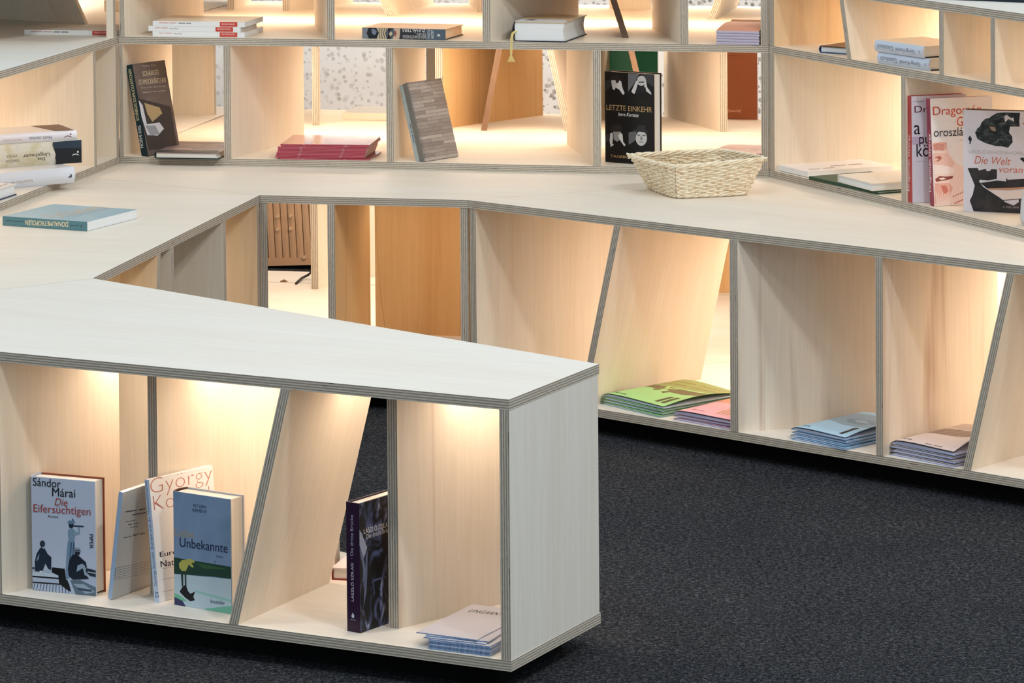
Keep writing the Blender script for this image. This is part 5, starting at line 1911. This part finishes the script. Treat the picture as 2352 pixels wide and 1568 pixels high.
def deco_blue(r_, W_, D_, bow):
    f = Curved(W_, D_, bow)
    f.poly((150, 172, 190), [(0.0, 0.50), (0.5, 0.36), (1.0, 0.36), (1.0, 0.90), (0.0, 0.90)])
    f.poly((128, 148, 166), [(0.30, 0.60), (0.45, 0.48), (0.70, 0.46), (0.95, 0.56), (0.8, 0.72), (0.5, 0.70)])
    f.poly((168, 186, 200), [(0.42, 0.60), (0.55, 0.54), (0.75, 0.56), (0.62, 0.64)])
    f.scrib((40, 56, 72), (6, 6), (0.10, 0.10), (0.24, 0.08), (0.10, 0.15))
    bars(f, (40, 42, 46), 1, 0.80, 0.06, 0.10, 0.07, 0.26)
    f.poly((40, 42, 46), [(0.78, 0.25), (0.80, 0.25), (0.80, 0.31), (0.78, 0.29)])
    f.done('cover_print', r_)


booklet_pile(a_, d_, n_, 0.156, 0.21, 4, blu, blud, ['light blue booklet, %s of the blue pile in the right bench' % x for x in ords[4]], 'light blue booklets', deco_blue, 0.0045, 0.008, 0.012)
a_, d_, n_, L = pile_frame((2044, 1044), (2186, 1073))
gry, gryd = plain(206, 192, 190, 0.4), plain(150, 164, 206, 0.5)


def deco_grey(r_, W_, D_, bow):
    f = Curved(W_, D_, bow)
    f.poly((126, 106, 96), [(0.0, 0.46), (1.0, 0.40), (1.0, 0.72), (0.0, 0.72)])
    for k in range(6):
        f.poly((150, 130, 120), [(0.08 + k * .16, 0.46), (0.11 + k * .16, 0.46), (0.17 + k * .16, 0.72), (0.14 + k * .16, 0.72)])
    f.poly((176, 156, 146), [(0.0, 0.76), (1.0, 0.76), (1.0, 1.0), (0.0, 1.0)])
    f.scrib((50, 44, 44), (6, 6), (0.06, 0.10), (0.24, 0.08), (0.06, 0.15))
    f.scrib((90, 80, 80), (4, 5), (0.50, 0.04), (0.78, 0.03), (0.50, 0.08))
    f.done('cover_print', r_)


booklet_pile(a_, d_, n_, 0.172, 0.21, 4, gry, gryd, ['grey-brown booklet, %s of the pile beside the rightmost slanted divider' % x for x in ords[4]], 'grey-brown booklets', deco_grey, 0.0052, 0.010, 0.026)

# --- wicker basket ------------------------------------------------
wick = mottled('peeled_willow', [(222, 196, 158), (241, 222, 192), (248, 236, 212)], (90, 90, 90), 0.5, 3, 0.3, 0.6)
bF, bL, bR = P(1552, 457, ZC), P(1484, 432, ZC), P(1721, 448.5, ZC)
bB = bL + bR - bF
cen = (bL + bR) / 2
rz = ZC + 0.078
rL, rF, rR, rB = P(1441, 358, rz + 0.006), P(1549, 385, rz - 0.003), P(1762, 366, rz + 0.004), P(1654, 346.5, rz)
root = tag(empty('wicker_basket', loc=Vector((cen.x, cen.y, ZC))), 'pale wicker bread basket on the counter in front of the black portrait book', 'basket')
o0 = root.location.copy()


def loop(qc, k, r=0.16):
    """rounded quadrilateral through 4 corners with k points per side"""
    pts = []
    for i in range(4):
        a, b, c, e = qc[i - 1], qc[i], qc[(i + 1) % 4], qc[(i + 2) % 4]
        for j in range(k):
            t = j / k
            p = b.lerp(c, t)
            # soft outward bow
            mid = (qc[0] + qc[1] + qc[2] + qc[3]) / 4
            bow = math.sin(math.pi * t) * 0.035
            p = p + (p - mid) * bow
            cut = 0.06 * max(0, 1 - min(t, 1 - t) / r) ** 2
            p = p + (mid - p) * cut
            pts.append(p)
    return pts


KS = 11
nst = 4 * KS
base_l = [Vector((p.x, p.y, ZC + 0.004)) for p in loop([bF, bR, bB, bL], KS)]
rim_l = loop([rF, rR, rB, rL], KS)


def wall_pt(i, v):
    """point on the flaring wall at stake position i (float), height fraction v"""
    n = nst
    i0 = int(math.floor(i)) % n
    f = i - math.floor(i)
    a = base_l[i0].lerp(base_l[(i0 + 1) % n], f)
    b = rim_l[i0].lerp(rim_l[(i0 + 1) % n], f)
    p = a.lerp(b, v)
    return p


bc = Vector((cen.x, cen.y, 0))
for i in range(nst):
    mb = MB()
    mb.tube([wall_pt(i, v) for v in (0.0, 0.35, 0.7, 1.0)], 0.0017, 5)
    mb.build('stake', wick, root, o0, True)
rows = 15
for r in range(rows):
    v = 0.06 + 0.86 * r / (rows - 1)
    mb = MB()
    for ph in (0, 1):
        pts = []
        for j in range(nst * 2 + 1):
            i = j / 2
            p = wall_pt(i % nst, v + 0.012 * math.sin(i * 1.7 + r))
            outw = Vector((p.x - bc.x, p.y - bc.y, 0)).normalized()
            amp = 0.0024 * math.cos(math.pi * i + math.pi * ((r + ph) % 2)) if j % 2 == 0 else 0.0
            pts.append(p + outw * amp + Vector((0, 0, 0.0019 * (1 if ph else -1) * (1 if (r % 2) else 1))))
        mb.tube(pts, 0.0019 + 0.0003 * ((r * 7) % 3), 5, 0, False)
    mb.build('weaver', wick, root, o0, True)
# braided rim and foot
for nm, lp, rad, amp, cnt, tw in (('rim', rim_l, 0.0027, 0.0036, 4, 9), ('foot', [p + Vector((0, 0, -0.0005)) for p in base_l], 0.0024, 0.0026, 3, 12)):
    mb = MB()
    n = nst
    for k in range(cnt):
        pts = []
        M_ = n * 3
        for j in range(M_ + 1):
            x = j / 3
            i0 = int(x) % n
            p = lp[i0].lerp(lp[(i0 + 1) % n], x - int(x))
            outw = Vector((p.x - bc.x, p.y - bc.y, 0)).normalized()
            an = 2 * math.pi * (tw * x / n + k / cnt)
            pts.append(p + outw * amp * math.cos(an) + Vector((0, 0, 1)) * (amp * math.sin(an) + (0.001 if nm == 'rim' else 0.0024)))
        mb.tube(pts, rad, 5, 0, False)
    mb.build(nm, wick, root, o0, True)
# stake ends sticking out at the left and right corner
for cidx, sg in ((3 * KS, 1), (KS, 1)):
    p = rim_l[cidx]
    outw = Vector((p.x - bc.x, p.y - bc.y, 0)).normalized()
    for k in range(3):
        mb = MB()
        sd = Vector((-outw.y, outw.x, 0))
        mb.tube([p - outw * 0.01 + sd * (k - 1) * 0.004, p + outw * (0.012 - 0.002 * k) + sd * (k - 1) * 0.006 + Vector((0, 0, 0.005 - 0.004 * k))], [0.0022, 0.0028], 6)
        mb.build('stake_end', wick, root, o0, True)
mb = MB()
for k in range(11):
    f = (k + 0.5) / 11
    mb.tube([bF.lerp(bL, f) + (cen - bF) * 0.03 + Vector((0, 0, 0.006)), bR.lerp(bB, f) + Vector((0, 0, 0.006))], 0.0026, 5)
for k in range(16):
    f = (k + 0.5) / 16
    mb.tube([bF.lerp(bR, f) + Vector((0, 0, 0.006)), bL.lerp(bB, f) + Vector((0, 0, 0.006))], 0.0022, 5)
ob = mb.build('woven_bottom', wick, root, o0, True)
ob['kind'] = 'stuff'

# --- behind the middle bench: ribbed case with cable ------------------------------------------------
tanm = mottled('brown_plastic', [(196, 160, 128), (206, 170, 138)], (4, 4, 4), 0.45)
cz = 0.004
pl, pr = P(604, 613, cz), P(716, 614, cz)
d_ = FM.d
n_ = FM.n
M4 = axes(pl - d_ * 0.05, d_, n_, (Vector((0, 0, 1)) - d_ * 0.10).normalized())
root = tag(empty('ribbed_case', mat=M4), 'brown ribbed case with round bolts standing on the carpet behind the middle bench', 'case')
mb = MB()
wd = 0.34
mb.box(0, wd, 0.010, 0.16, 0.0, 0.27)
mb.box(0, wd, 0.0, 0.010, 0.0, 0.022)
mb.build('shell', tanm, root)
x = 0.004
while x < wd - 0.02:
    mb = MB()
    prof = [(x, 0.008), (x + 0.001, 0.001), (x + 0.010, 0.0), (x + 0.0192, 0.001), (x + 0.0202, 0.008)]
    for i in range(4):
        (x0, y0), (x1, y1) = prof[i], prof[i + 1]
        mb.face([(x0, y0, 0.022), (x1, y1, 0.022), (x1, y1, 0.27), (x0, y0, 0.27)])
    mb.build('rib', tanm, root)
    x += 0.0215
inv = M4.inverted()
for u, v in ((633, 502), (662.5, 502), (635, 531), (664, 531), (699, 597)):
    dr = ray(u, v)
    o_l, d_l = inv @ CO, inv.to_3x3() @ dr
    p = o_l + d_l * ((0.0 - o_l.y) / d_l.y)
    mb = MB()
    r0 = 0.0048
    ring = [(p.x + r0 * math.cos(2 * math.pi * k / 10), p.z + r0 * math.sin(2 * math.pi * k / 10)) for k in range(10)]
    mb.face([(a, -0.007, b) for a, b in ring])
    for k in range(10):
        (a, b), (c, e) = ring[k], ring[(k + 1) % 10]
        mb.face([(a, 0.002, b), (c, 0.002, e), (c, -0.007, e), (a, -0.007, b)])
    mb.build('bolt', plain(214, 184, 150, 0.4), root)
# cable and connector lying on the rear base board
mb = MB()
cp = [P(717, 618, 0.10), P(716, 624, 0.085), P(708, 631, ZB + 0.010), P(694, 638, ZB + 0.006), P(686, 645, ZB + 0.003), P(680, 651, ZB + 0.003)]
mb.tube(cp, 0.0035, 8)
tag(mb.build('cable', plain(52, 44, 38, 0.5), None, None, True), 'dark cable curling down behind the middle bench, below the ribbed case', 'cable')
mb = MB()
c_ = P(652, 647, ZB)
mb.box(-0.009, 0.009, -0.004, 0.004, 0, 0.003)
mb.box(-0.003, 0.004, -0.003, 0.003, 0.003, 0.006)
ob = mb.build('cable_clip', plain(150, 116, 76, 0.5))
ob.matrix_world = axes(c_, FM.d, FM.n, Vector((0, 0, 1)))
tag(ob, 'small brown clip on the base board left of the dark cable', 'clip')
